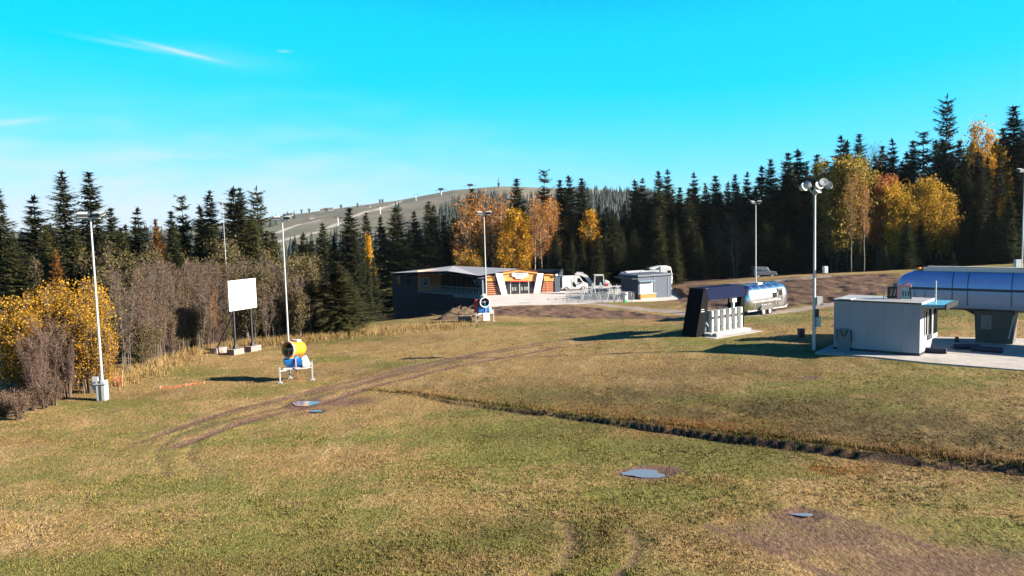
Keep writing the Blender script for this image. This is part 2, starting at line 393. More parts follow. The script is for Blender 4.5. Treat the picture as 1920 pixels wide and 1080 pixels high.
def masks(x, y):
    r = np.hypot(x, y); near = 1 - sstep(150, 230, r)
    green = .20 + (fbm(x / 7, y / 3.5, 31) - .5) * 1.9 + (fbm(x / 1.6, y / .9, 36, 3) - .5) * .7 + blobs(x, y, GREENS)
    wob = (fbm(x / 1.2, y / 1.2, 33, 3) - .5)
    soil = blobs(x, y, SOILS_AND_SHADOW)
    for P, w, k in ((TRACK_A, .36, .72), (TRACK_B, .4, .8), (TRACK_C, .34, .7), (TRACK_D, .28, .55), (TRACK_E, .28, .5), (LOOP_A, .3, .4), (LOOP_B, .3, .4), (LINE_T, .25, .55), (ARCS[0], .35, .46), (ARCS[1], .35, .52)):
        e = pdist(x, y, P) + wob * .35
        soil = np.maximum(soil, k * np.exp(-(e / w) ** 2))
    for P in ROWS:
        soil = np.maximum(soil, .6 * np.exp(-((pdist(x, y, P) + wob * .5) / .35) ** 2))
    b = .5 * (pdist(x, y, TRACK_A) + pdist(x, y, TRACK_B)); soil = np.maximum(soil, (.47 + wob * .5) * np.exp(-(b / 2.8) ** 2))
    d, t = pdist(x, y, DITCH, True)
    wv = (vnoise(t / 3.1, t * 0, 5) - .5) * .5 + (fbm(x / .9, y / .9, 6, 3) - .5) * .22
    dd = d + wv; amp = .5 * sstep(0, 4, t) + .5 * sstep(5, 22, t); bank_dark = amp * (.55 + .6 * vnoise(t / 1.9, t * 0, 8)) * sstep(-.16, -.04, dd) * (1 - sstep(.05, .14, dd))  # last mask: darker band along the cut edge of the bank
    soil = np.maximum(soil, amp * .7 * (sstep(-.2, -.08, dd) * (1 - sstep(.06, .18, dd))))
    for (c, a, b_) in PUD: soil = np.maximum(soil, 1.0 * np.exp(-(np.hypot((x - c[0]) / (a * 1.7), (y - c[1]) / (max(b_, .2) * 3.0)) + wob * .8) ** 4))
    brown = brown_mask(x, y)
    soil = np.maximum(soil, brown * (.75 + wob * .9))
    shade_wood = sstep(.2, .8, fbm(x / 9, y / 9, 35)) * .0
    soil = np.maximum(soil, near * sstep(118, 135, r) * .8)
    gravel = np.maximum(np.exp(-((pdist(x, y, GRAVEL) + wob * .8) / 1.1) ** 4), np.exp(-((pdist(x, y, GRAVEL2) + wob * .8) / 1.3) ** 4)) * near
    rust = np.clip(blobs(x, y, RUSTS) + amp * .55 * np.exp(-((dd - .9) / .9) ** 2), 0, 1)
    far = sstep(200, 300, r)
    heath = np.clip(blobs(x, y, HEATH) + .3 * sstep(.55, .8, fbm(x / 11, y / 5, 38)), 0, 1) * near
    road = np.zeros(x.shape)
    fm = r > 240
    if fm.any():
        for P, w in zip(HILLROADS, (4.5, 3.5, 3)):
            road[fm] = np.maximum(road[fm], np.exp(-(pdist(x[fm], y[fm], P) / w) ** 4))
    green = green - .5 * sstep(0, .3, quad_mask(x, y, BROWN, 3))
    return dict(green=np.clip(green, 0, 1), soil=np.clip(soil, 0, 1.3), rust=rust, gravel=gravel, far=far, road=road, heath=heath, bank_dark=bank_dark)

def add_attr(me, name, vals):
    a = me.attributes.new(name, 'FLOAT', 'POINT'); a.data.foreach_set('value', np.asarray(vals, np.float32))
def np_mesh(name, V, F, smooth=False):     # F: (n,3) or (n,4) int array
    V = np.asarray(V, np.float32); F = np.asarray(F, np.int32); k = F.shape[1]
    me = bpy.data.meshes.new(name)
    me.vertices.add(len(V)); me.vertices.foreach_set('co', V.ravel())
    me.loops.add(F.size); me.loops.foreach_set('vertex_index', F.ravel())
    me.polygons.add(len(F)); me.polygons.foreach_set('loop_start', np.arange(0, F.size, k, dtype=np.int32))
    try: me.polygons.foreach_set('loop_total', np.full(len(F), k, np.int32))
    except Exception: pass
    if smooth: me.polygons.foreach_set('use_smooth', np.ones(len(F), bool))
    me.update(calc_edges=True); me.validate()
    return me
def link(name, me, material=None, parent=None, kind=None):
    o = bpy.data.objects.new(name, me); COL.objects.link(o)
    if material is not None and len(me.materials) == 0: me.materials.append(material)
    if parent is not None: o.parent = parent
    if kind: o['kind'] = kind
    return o

# ------------------------------------------------------------------ things levelled into the slope (must be known before the sheet is built)
SLAB_Z, PLAZA_Z = .98, -2.05
SLAB_P = np.array([atz(px, py, SLAB_Z)[:2] for px, py in ((1528, 660), (1640, 669), (1735, 679), (1925, 694), (2250, 716), (2250, 640), (1900, 634), (1740, 631), (1565, 644))])
PLAZA_P = np.array([atz(px, py, PLAZA_Z)[:2] for px, py in ((903, 577), (985, 575.5), (1062, 572), (1180, 566.5), (1290, 565.5), (1275, 556), (1262, 545))] + [[26, 131.0], [3.0, 131.0], [-4.7, 120.4]])
POLYPADS.append((SLAB_P, SLAB_Z - .14, .5)); POLYPADS.append((PLAZA_P, PLAZA_Z - .2, .6))
PADS.append((np.array((15.2, 58.4)), 2.9, .60))

def build_ground():
    az = np.concatenate([np.linspace(-180, -62, 40), np.linspace(-60, -36, 50), np.linspace(-35.6, 35.6, 540), np.linspace(36, 60, 50), np.linspace(62, 180, 41)[:-1]])
    rr = np.concatenate([[2, 6, 10, 13, 15.5], np.geomspace(17, 125, 400), np.geomspace(126.5, 300, 70), np.geomspace(303, 1800, 170), np.geomspace(1830, 2200, 8), np.geomspace(2300, 5000, 10)])
    A, R = np.meshgrid(np.radians(az), rr)
    x, y = R * np.sin(A), R * np.cos(A)
    z = height(x, y); z = np.where(y < -5, np.clip(z, -.5, 2), z)
    nr, na = A.shape
    idx = np.arange(nr * na).reshape(nr, na)
    nxt = np.roll(idx, -1, axis=1)
    F = np.stack([idx[:-1], nxt[:-1], nxt[1:], idx[1:]], -1).reshape(-1, 4)
    V = np.stack([x, y, z], -1).reshape(-1, 3)
    me = np_mesh('grass_slope', V, F[:, ::-1], smooth=True)
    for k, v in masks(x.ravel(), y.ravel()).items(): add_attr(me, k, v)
    return link('grass_slope', me, meadow_material('meadow'), kind='structure')
build_ground()

# blades: short tufts standing on the meadow, fewer with distance, none on bare soil
def blade_tufts(name, n, sampler, hmin, hmax, wid, per, seed, material, soil_max=.45, lean=.6, label=None, green_boost=0.):
    g = np.random.default_rng(seed)
    x, y = sampler(g, n); mk = masks(x, y)
    keep = (mk['soil'] < soil_max * g.uniform(.3, 1.0, n)) & (mk['gravel'] < .3)
    for (c, R, zz) in PADS: keep &= np.hypot(x - c[0], y - c[1]) > R * .96
    for (P, zz, soft) in POLYPADS: keep &= quad_mask(x, y, P, .5) < .5
    for (c, a, b) in PUD: keep &= np.hypot((x - c[0]) / a, (y - c[1]) / max(b, .25)) > .8
    x, y = x[keep], y[keep]; n = len(x)
    z = height(x, y); gr, ru, he = mk['green'][keep], mk['rust'][keep], mk['heath'][keep]
    x = np.repeat(x, per) + g.normal(0, .05, n * per); y = np.repeat(y, per) + g.normal(0, .05, n * per); z = np.repeat(z, per) - .01
    m = n * per; a = g.uniform(0, 2 * np.pi, m); h = g.uniform(hmin, hmax, m); w = wid * g.uniform(.6, 1.4, m)
    la = g.uniform(0, 2 * np.pi, m); ll = lean * h * g.uniform(.1, 1, m)
    dx, dy = np.cos(a) * w, np.sin(a) * w
    V = np.empty((m, 3, 3)); V[:, 0] = np.stack([x - dx, y - dy, z], -1); V[:, 1] = np.stack([x + dx, y + dy, z], -1)
    V[:, 2] = np.stack([x + np.cos(la) * ll, y + np.sin(la) * ll, z + h], -1)
    me = np_mesh(name, V.reshape(-1, 3), np.arange(m * 3).reshape(-1, 3))
    add_attr(me, 'green', np.repeat(np.clip(np.repeat(gr, per) + green_boost, 0, 1), 3)); add_attr(me, 'rust', np.repeat(np.repeat(ru, per), 3))
    add_attr(me, 'heath', np.repeat(np.repeat(he, per), 3)); add_attr(me, 'tone', np.repeat(g.uniform(0, 1, m), 3))
    o = link(name, me, material, kind="stuff"); o["label"] = label; o['category'] = 'grass'
    return o
def near_sampler(g, n):
    r = np.exp(g.uniform(np.log(18.5), np.log(78), n)); a = np.radians(g.uniform(-36, 36, n))
    return r * np.sin(a), r * np.cos(a)
blade_mat = meadow_material('grass_blades', True)
blade_tufts('meadow_grass', 80000, near_sampler, .02, .065, .016, 4, 3, blade_mat, label='short mown autumn grass covering the open slope')
EDGE = poly([(196, 722), (215, 713), (300, 680), (400, 652), (470, 646), (560, 640), (640, 632), (740, 622), (860, 612)])
def edge_sampler(g, n):
    k = g.integers(0, len(EDGE) - 1, n); t = g.uniform(0, 1, n)[:, None]
    P = EDGE[k] * (1 - t) + EDGE[k + 1] * t
    return P[:, 0] + g.normal(0, 1.3, n), P[:, 1] + g.normal(.3, 1.5, n)
blade_tufts('dry_tall_grass', 2300, edge_sampler, .2, .62, .014, 6, 4, blade_mat, soil_max=.9, lean=.4, label='tall pale dry grass fringing the thicket', green_boost=-.5)
def bank_sampler(g, n):
    k = g.integers(0, len(DITCH) - 1, n); t = g.uniform(0, 1, n)[:, None]
    P = DITCH[k] * (1 - t) + DITCH[k + 1] * t
    return P[:, 0] + g.normal(0, .12, n), P[:, 1] + .3 + np.abs(g.normal(0, .3, n))
blade_tufts('bank_grass', 2200, bank_sampler, .05, .22, .015, 4, 5, blade_mat, soil_max=3, lean=.9, label='ragged grass hanging over the cut earth bank', green_boost=.05)

def clump_sampler(g, n):                # ranker clumps where the grass is greener or wetter
    X, Y = [], []
    while sum(map(len, X)) < n:
        x, y = near_sampler(g, n * 3); v = fbm(x / 2.2, y / 2.2, 71, 3) + .25 * blobs(x, y, GREENS); k = v > .60; X.append(x[k]); Y.append(y[k])
    return np.concatenate(X)[:n], np.concatenate(Y)[:n]
blade_tufts('grass_clumps', 9000, clump_sampler, .05, .13, .015, 5, 6, blade_mat, soil_max=.5, lean=.9, label='ranker darker grass clumps scattered over the slope', green_boost=.25)
def straw_sampler(g, n):
    X, Y = [], []
    while sum(map(len, X)) < n:
        x, y = near_sampler(g, n * 3); k = fbm(x / 3.1, y / 1.6, 75, 3) > .58; X.append(x[k]); Y.append(y[k])
    return np.concatenate(X)[:n], np.concatenate(Y)[:n]
blade_tufts('straw_tufts', 9000, straw_sampler, .03, .09, .013, 5, 7, blade_mat, soil_max=.6, lean=1.4, label='pale flattened straw strewn over the slope', green_boost=-.6)
# ------------------------------------------------------------------ trees
def leaf_material(name, c0, c1, c2=None, trans=.3, rnd=.25):
    m, nt, b = nodes_of(name)
    b.inputs['Roughness'].default_value = .7; b.inputs['Specular IOR Level'].default_value = .2
    a = nt.nodes.new('ShaderNodeAttribute'); a.attribute_name = 'tone'
    r = nt.nodes.new('ShaderNodeValToRGB'); e = r.color_ramp.elements
    e[0].color, e[1].color = (*c0, 1), (*c1, 1)
    if c2:
        x = e.new(.82); x.color = (*c1, 1); e[-1].color = (*c2, 1)
    nt.links.new(a.outputs['Fac'], r.inputs[0])
    oi = nt.nodes.new('ShaderNodeObjectInfo'); hs = nt.nodes.new('ShaderNodeHueSaturation')
    mr = nt.nodes.new('ShaderNodeMapRange'); mr.inputs[3].default_value = 1 - rnd; mr.inputs[4].default_value = 1 + rnd
    nt.links.new(oi.outputs['Random'], mr.inputs[0]); nt.links.new(mr.outputs[0], hs.inputs['Value']); nt.links.new(r.outputs[0], hs.inputs['Color'])
    nt.links.new(hs.outputs[0], b.inputs['Base Color'])
    if trans:
        t = nt.nodes.new('ShaderNodeBsdfTranslucent'); mx = nt.nodes.new('ShaderNodeMixShader'); mx.inputs[0].default_value = trans
        nt.links.new(hs.outputs[0], t.inputs[0]); nt.links.new(b.outputs[0], mx.inputs[1]); nt.links.new(t.outputs[0], mx.inputs[2])
        nt.links.new(mx.outputs[0], nt.nodes['Material Output'].inputs[0])
    return m
NEEDLE = leaf_material('spruce_needles', (.008, .012, .005), (.037, .040, .012), (.080, .072, .022), trans=.0, rnd=.4)
NEEDLE_O = leaf_material('olive_needles', (.014, .017, .006), (.060, .058, .016), (.105, .088, .025), trans=.1, rnd=.3)
BARK = mat('bark', (.045, .036, .030), .9, var=.4, scale=8)
BARK_PALE = mat('pale_bark', (.19, .165, .145), .85, var=.35, scale=5)
BARK_GREY = mat('grey_bark', (.100, .078, .064), .9, var=.35, scale=8)
TWIG = mat('purple_twigs', (.100, .062, .048), .9, var=.35, scale=3)

def tube(path, radii, sides, V, F):
    path = np.asarray(path); n = len(path); b = len(V)
    T = np.gradient(path, axis=0); T /= np.linalg.norm(T, axis=1)[:, None] + 1e-9
    ref = np.array((1, 0, 0)) if abs(T[0][0]) < .8 else np.array((0, 1, 0))
    for i in range(n):
        u = np.cross(T[i], ref); u /= np.linalg.norm(u) + 1e-9; v = np.cross(T[i], u)
        for k in range(sides):
            a = 2 * math.pi * k / sides
            V.append(path[i] + radii[i] * (math.cos(a) * u + math.sin(a) * v))
    for i in range(n - 1):
        for k in range(sides):
            k2 = (k + 1) % sides
            F.append((b + i * sides + k, b + i * sides + k2, b + (i + 1) * sides + k2, b + (i + 1) * sides + k))
def spruce_mesh(seed, H=20., R=2.7, whorls=40, per=7, dens=1., lo=.07, gap=0., pw=.85, droop=.45, spray=.55):
    g = np.random.default_rng(seed); P0, P1, P2, tone = [], [], [], []
    for i in range(whorls):
        t = (i + g.uniform(-.7, .7)) / whorls; t = min(max(t, 0), .985)
        z = H * (lo + (1 - lo) * t)
        if g.uniform() < gap: continue
        Lw = R * ((1 - t) ** pw) * (.8 + .2 * min(1, t / .08)) + .12
        a0 = g.uniform(0, 6.28)
        for k in range(per if t < .9 else 5):
            if g.uniform() < gap * .6: continue
            a = a0 + k * 6.283 / per + g.normal(0, .25); zj = g.normal(0, .028) * H * (1 - t); L = Lw * g.uniform(.55, 1.25) * (1 + .25 * math.sin(3 * a + 9 * t + seed))
            d = np.array((math.cos(a), math.sin(a), 0)); s = np.array((-d[1], d[0], 0))
            dr = droop * (1 - t) - .35 * t * t
            n = max(3, int((3 + L * 4.2) * dens)); tn = g.uniform(.0, .55)
            for u in np.linspace(.12, 1, n):
                p = d * (L * u) + np.array((0, 0, z + zj - dr * L * u + .22 * L * u * u))
                for sg in (-1, 1):
                    l = spray * (.55 + .55 * (1 - u)) * (.5 + .5 * min(1, L / 1.2)) * g.uniform(.6, 1.3)
                    dirv = d * g.uniform(.35, .9) + s * sg * g.uniform(.4, 1.0) + np.array((0, 0, g.uniform(-.75, .1)))
                    dirv /= np.linalg.norm(dirv); w = np.cross(dirv, (g.normal(0, .5), g.normal(0, .5), 1)); w /= np.linalg.norm(w) + 1e-9
                    wd = l * g.uniform(.22, .4)
                    P0.append(p - w * wd * .5 - dirv * .05); P1.append(p + w * wd * .5 - dirv * .05); P2.append(p + dirv * l); tone.append(min(1, tn + g.uniform(0, .45)))
                if u > .9:
                    q = p + d * spray * .6 + np.array((0, 0, .08)); w = s * spray * .2
                    P0.append(p - w); P1.append(p + w); P2.append(q); tone.append(min(1, tn + .4))
    for i in range(int(whorls * 9)):                         # dense inner sprays round the stem
        t = g.uniform(.02, .99) ** .8; z = H * (lo + (1 - lo) * t); Lw = (R * (1 - t) ** pw + .25) * g.uniform(.25, .75)
        if gap > .15 and g.uniform() < .6: continue
        a = g.uniform(0, 6.28); d = np.array((math.cos(a), math.sin(a), g.uniform(-.6, .1))); w = np.array((-d[1], d[0], g.normal(0, .4))) * .16 * (1 + .6 * (1 - t))
        p = np.array((0, 0, z)) + d * Lw * .35
        P0.append(p - w); P1.append(p + w); P2.append(p + d * Lw * .8); tone.append(g.uniform(0, .5))
    for k in range(10):                                      # leader
        a = g.uniform(0, 6.28); z = H * g.uniform(.955, 1.0); w = np.array((math.cos(a), math.sin(a), 0)) * .1
        P0.append(np.array((0, 0, z - .35)) - w); P1.append(np.array((0, 0, z - .35)) + w); P2.append(np.array((0, 0, z + .25)) + w * 1.2); tone.append(.4)
    V = np.stack([P0, P1, P2], 1).reshape(-1, 3)
    cm = np_mesh('spruce_crown', V, np.arange(len(V)).reshape(-1, 3)); add_attr(cm, 'tone', np.repeat(tone, 3))
    TV, TF = [], []
    tube([(0, 0, -.6), (0, 0, .4), (0, 0, H * .5), (0, 0, H * .985)], [.26, .2, .12, .015], 6, TV, TF)
    tm = np_mesh('spruce_trunk', TV, TF, True); tm.materials.append(BARK)
    return tm, cm

def broad_mesh(seed, H, stems=1, spread=.12, r0=.14, lo=.35, nb=14, blen=.28, up=.75, ntw=6, twl=.1, leaves=4, lsize=.22, shape='oval', bark=None, leaf_keep=lambda g, p, H: True, droop=0.0, sides=5):
    """stems with limbs, twigs and leaf-sized faces at the twig ends; lengths are shares of H"""
    g = np.random.default_rng(seed); V, F, L, tone = [], [], [], []
    def leafpatch(p, n, sz):
        for _ in range(n):
            c = p + g.normal(0, sz * 1.1, 3); u = g.normal(0, 1, 3); u /= np.linalg.norm(u); w = np.cross(u, g.normal(0, 1, 3)); w /= np.linalg.norm(w) + 1e-9
            s = sz * g.uniform(.5, 1.15)
            if leaf_keep(g, c, H):
                L.append((c - u * s * .6, c + w * s * .38, c + u * s * .6, c - w * s * .38)); tone.append(g.uniform())
    for st in range(stems):
        a = g.uniform(0, 6.28); sp = spread * H * math.sqrt(g.uniform(.05, 1)) if stems > 1 else 0
        hh = H * (g.uniform(.72, 1.0) if stems > 1 else 1.0)
        base = np.array((math.cos(a), math.sin(a), 0)) * sp * .22; tip = np.array((math.cos(a), math.sin(a), 0)) * sp + np.array((g.normal(0, .02) * H, g.normal(0, .02) * H, hh))
        n = 7; path = [base + (tip - base) * (i / (n - 1)) ** np.array((1.4, 1.4, 1.0)) + (g.normal(0, .008 * H, 3) if 0 < i else 0) for i in range(n)]
        path[0] = path[0] - np.array((0, 0, .5)); path = np.array(path)
        rs = r0 * (1 - np.linspace(0, 1, n)) ** .8 * (hh / H) + .008
        tube(path, rs, sides, V, F)
        for b in range(nb):
            u = lo + (1 - lo) * (b + g.uniform(0, 1)) / nb; u = min(u, .98)
            fi = u * (n - 1); i0 = int(fi); p = path[i0] + (path[min(i0 + 1, n - 1)] - path[i0]) * (fi - i0)
            v = (u - lo) / (1 - lo)
            prof = {'oval': math.sin(math.pi * min(1, .18 + .8 * v)) ** .7, 'cone': 1.0 - .85 * v, 'top': .35 + .65 * math.sin(math.pi * min(1, .1 + .75 * v)), 'col': .9 - .5 * v}[shape]
            bl = blen * H * prof * g.uniform(.6, 1.15)
            ba = g.uniform(0, 6.28); dv = np.array((math.cos(ba), math.sin(ba), up * g.uniform(.6, 1.4))); dv /= np.linalg.norm(dv)
            m = 4; bp = [p]; d2 = dv.copy()
            for i in range(m - 1):
                d2 = d2 + g.normal(0, .16, 3) + np.array((0, 0, .10 - droop)); d2 /= np.linalg.norm(d2); bp.append(bp[-1] + d2 * bl / (m - 1))
            br = max(.008, r0 * .34 * (1 - u * .6))
            tube(bp, np.linspace(br, .006, m), 3, V, F)
            for tw in range(ntw):
                s = .25 + .75 * (tw + g.uniform(0, 1)) / ntw; fi = min(s, .999) * (m - 1); i0 = int(fi)
                q = bp[i0] + (bp[i0 + 1] - bp[i0]) * (fi - i0)
                td = d2 * .5 + g.normal(0, .6, 3) + np.array((0, 0, .45 - 1.6 * droop)); td /= np.linalg.norm(td); e = q + td * twl * H * g.uniform(.5, 1.2)
                tube([q, (q + e) / 2 + g.normal(0, .02 * twl * H, 3), e], [.011, .008, .004], 3, V, F)
                if leaves: leafpatch(e, leaves, lsize); leafpatch((q + e) / 2, max(1, leaves // 2), lsize)
    tm = np_mesh('wood', V, F, True); tm.materials.append(bark or BARK)
    cm = None
    if L:
        LV = np.array(L).reshape(-1, 3); cm = np_mesh('leaves', LV, np.arange(len(LV)).reshape(-1, 4)); add_attr(cm, 'tone', np.repeat(tone, 4))
    return tm, cm

def empty(name, loc, rotz=0., label=None, cat=None, group=None):
    o = bpy.data.objects.new(name, None); COL.objects.link(o); o.empty_display_size = .3
    o.location = loc; o.rotation_euler = (0, 0, rotz)
    if label: o['label'] = label
    if cat: o['category'] = cat
    if group: o['group'] = group
    return o
def plant(name, kind, x, y, H, label, cat, group, wid=1., rot=None, lean=0.):
    tm, cm, H0 = kind
    o = empty(name, (x, y, hz(x, y)), RNG.uniform(0, 6.28) if rot is None else rot, label, cat, group)
    if lean: o.rotation_euler[0] = lean
    s = H / H0; wid = wid * (1.6 if name == 'spruce_tree' else 1.0); o.scale = (s * wid, s * wid, s)
    link('trunk' if cat == 'tree' else 'stem', tm, None, o)
    if cm: link('crown' if cat == 'tree' else 'foliage', cm, None, o)
    return o
def with_leaf(k, m, H):
    tm, cm = k
    if cm: cm.materials.append(m)
    return tm, cm, H
SPR = [with_leaf(spruce_mesh(100 + i, 20, R, w, per, dn, lo, gp, pw, dr, sp), NEEDLE, 20) for i, (R, w, per, dn, lo, gp, pw, dr, sp) in enumerate((
    (2.7, 60, 8, 1.5, .03, .0, .85, .45, .62), (2.4, 60, 8, 1.5, .03, .03, .75, .6, .62), (3.0, 52, 8, 1.5, .04, .05, .95, .35, .66), (2.1, 58, 7, 1.5, .03, .03, .7, .65, .58), (2.6, 54, 8, 1.5, .03, .08, .9, .3, .66)))]
SPR_THIN = [with_leaf(spruce_mesh(120 + i, 20, 2.0, 42, 6, 1.4, .10, .22, .42, .3, .7), NEEDLE, 20) for i in range(2)]
SPR_OLV = [with_leaf(spruce_mesh(130 + i, 20, R, 58, 8, 1.5, .02, .0, .7, .6, .62), NEEDLE_O, 20) for i, R in enumerate((2.7, 3.1))]

LARCH = with_leaf(spruce_mesh(140, 14, 1.9, 40, 7, 1.2, .15, .1, .7, .3, .5), leaf_material('larch_needles', (.07, .028, .007), (.17, .072, .014), (.26, .13, .025), trans=.15, rnd=.2), 14)
YEL = leaf_material('yellow_leaves', (.12, .070, .008), (.40, .20, .012), (.60, .36, .04), trans=.35, rnd=.12)
YELT = leaf_material('yellow_tree_leaves', (.22, .12, .010), (.42, .25, .018), (.58, .38, .05), trans=.3, rnd=.15)
GOLD = leaf_material('golden_leaves', (.34, .15, .008), (.52, .27, .012), (.68, .42, .03), trans=.35, rnd=.15)
ORNG = leaf_material('orange_leaves', (.20, .075, .014), (.36, .15, .02), (.50, .26, .04), trans=.35, rnd=.15)
REDO = leaf_material('red_leaves', (.22, .075, .022), (.40, .14, .04), (.50, .24, .08), trans=.35, rnd=.12)
OLIV = leaf_material('olive_leaves', (.12, .088, .016), (.26, .19, .03), (.40, .28, .05), trans=.3, rnd=.15)
DULL = leaf_material('dull_leaves', (.042, .034, .013), (.088, .068, .023), (.14, .095, .03), trans=.2, rnd=.2)
BROWN_L = leaf_material('brown_leaves', (.055, .032, .020), (.105, .066, .036), (.15, .11, .05), trans=.15, rnd=.2)

BUSH_Y = [with_leaf(broad_mesh(200 + i, 5.5, 13, .32, .045, .15, 14, .19, 1.0, 7, .085, 5, .115, 'oval', BARK_GREY), YEL, 5.5) for i in range(2)]
BUSH_B = [with_leaf(broad_mesh(210 + i, 5.5, 15, .28, .035, .12, 14, .20, 1.5, 8, .10, 1, .10, 'cone', TWIG, leaf_keep=lambda g, p, H: g.uniform() < .5), BROWN_L, 5.5) for i in range(2)]
SAPL = [with_leaf(broad_mesh(220 + i, 7.5, 5, .18, .026, .16, 20, .17, 1.6, 8, .08, 2, .12, 'oval', TWIG if i % 2 else BARK_GREY, leaf_keep=lambda g, p, H: g.uniform() < .5), (BROWN_L, DULL, BROWN_L)[i], 7.5) for i in range(3)]
MIXB = [with_leaf(broad_mesh(230 + i, 6.5, 8, .24, .05, .10, 15, .20, 1.3, 7, .085, 4, .17, 'oval', BARK_GREY), DULL, 6.5) for i in range(2)]
BIRCH_G = [with_leaf(broad_mesh(240 + i, 16, 1, 0,   .16, .16, 40, .30, .8, 9, .075, 8, .34, 'oval', BARK_PALE, droop=.06), GOLD, 16) for i in range(2)]
BIRCH_O = [with_leaf(broad_mesh(250 + i, 16, 1, 0, .16, .36, 30, .25, 1.0, 9, .07, 4, .28, 'top', BARK_PALE), ORNG, 16) for i in range(3)]
BARE = [with_leaf(broad_mesh(260 + i, 12, 2, .12, .16, .18, 30, .3, 1.0, 9, .085, 1, .16, 'oval', BARK_GREY, leaf_keep=lambda g, p, H: g.uniform() < .2), BROWN_L, 12) for i in range(2)]
BIG_O = [with_leaf(broad_mesh(270 + i, 18, 3, .16, .2, .14, 34, .26, .9, 9, .07, 6, .36, 'oval', BARK), OLIV, 18) for i in range(2)]
BIG_Y = [with_leaf(broad_mesh(280 + i, 18, 3, .14, .2, .12, 34, .26, .9, 9, .07, 6, .36, 'oval', BARK), (GOLD, YELT)[i], 18) for i in range(2)]
BIG_R = [with_leaf(broad_mesh(290, 16, 3, .14, .18, .25, 30, .25, 1.0, 9, .07, 6, .34, 'oval', BARK), REDO, 16)]
LOWB = [with_leaf(broad_mesh(300 + i, 1.6, 14, .4, .018, .1, 9, .25, 1.6, 4, .12, 2, .07, 'col', TWIG), BROWN_L, 1.6) for i in range(2)]

def xy(px, Y): return at(px, 500, Y)[0], Y
def top_plant(name, kind, px, py, Y, label, cat, group, wid=1., lean=0.):
    p = at(px, py, Y); x = p[0]
    return plant(name, kind, x, Y, max(2.5, p[2] - hz(x, Y)), label, cat, group, wid, lean=lean)

# ---- spruces one can pick out along the skyline
L_LEFT, G_LEFT = 'dark spruce of the wood behind the leafless thicket', 'spruces behind the thicket'
L_MID, G_MID = 'dark spruce of the tree wall behind the lodge', 'spruces behind the lodge'
L_RIGHT, G_RIGHT = 'dark spruce of the wood rising on the hillside behind the lift', 'spruces on the right hillside'
def spruce_at(px, py, Y, kind=None, wid=1.):
    zone = (L_LEFT, G_LEFT) if px < 560 else ((L_MID, G_MID) if px < 1170 else (L_RIGHT, G_RIGHT))
    kind = kind or SPR[int(RNG.integers(len(SPR)))]
    look = 'thin gappy' if any(kind is k for k in SPR_THIN) else ('broad olive green' if any(kind is k for k in SPR_OLV) else ('slender drooping' if kind is SPR[3] else ('wide layered' if kind in (SPR[2], SPR[4]) else 'dense dark')))
    p = at(px, py, Y); size = 'young low ' if p[2] - hz(p[0], Y) < 11 else ''
    return top_plant('spruce_tree', kind, px, py, Y, zone[0].replace('dark', size + look, 1), 'tree', zone[1], wid)
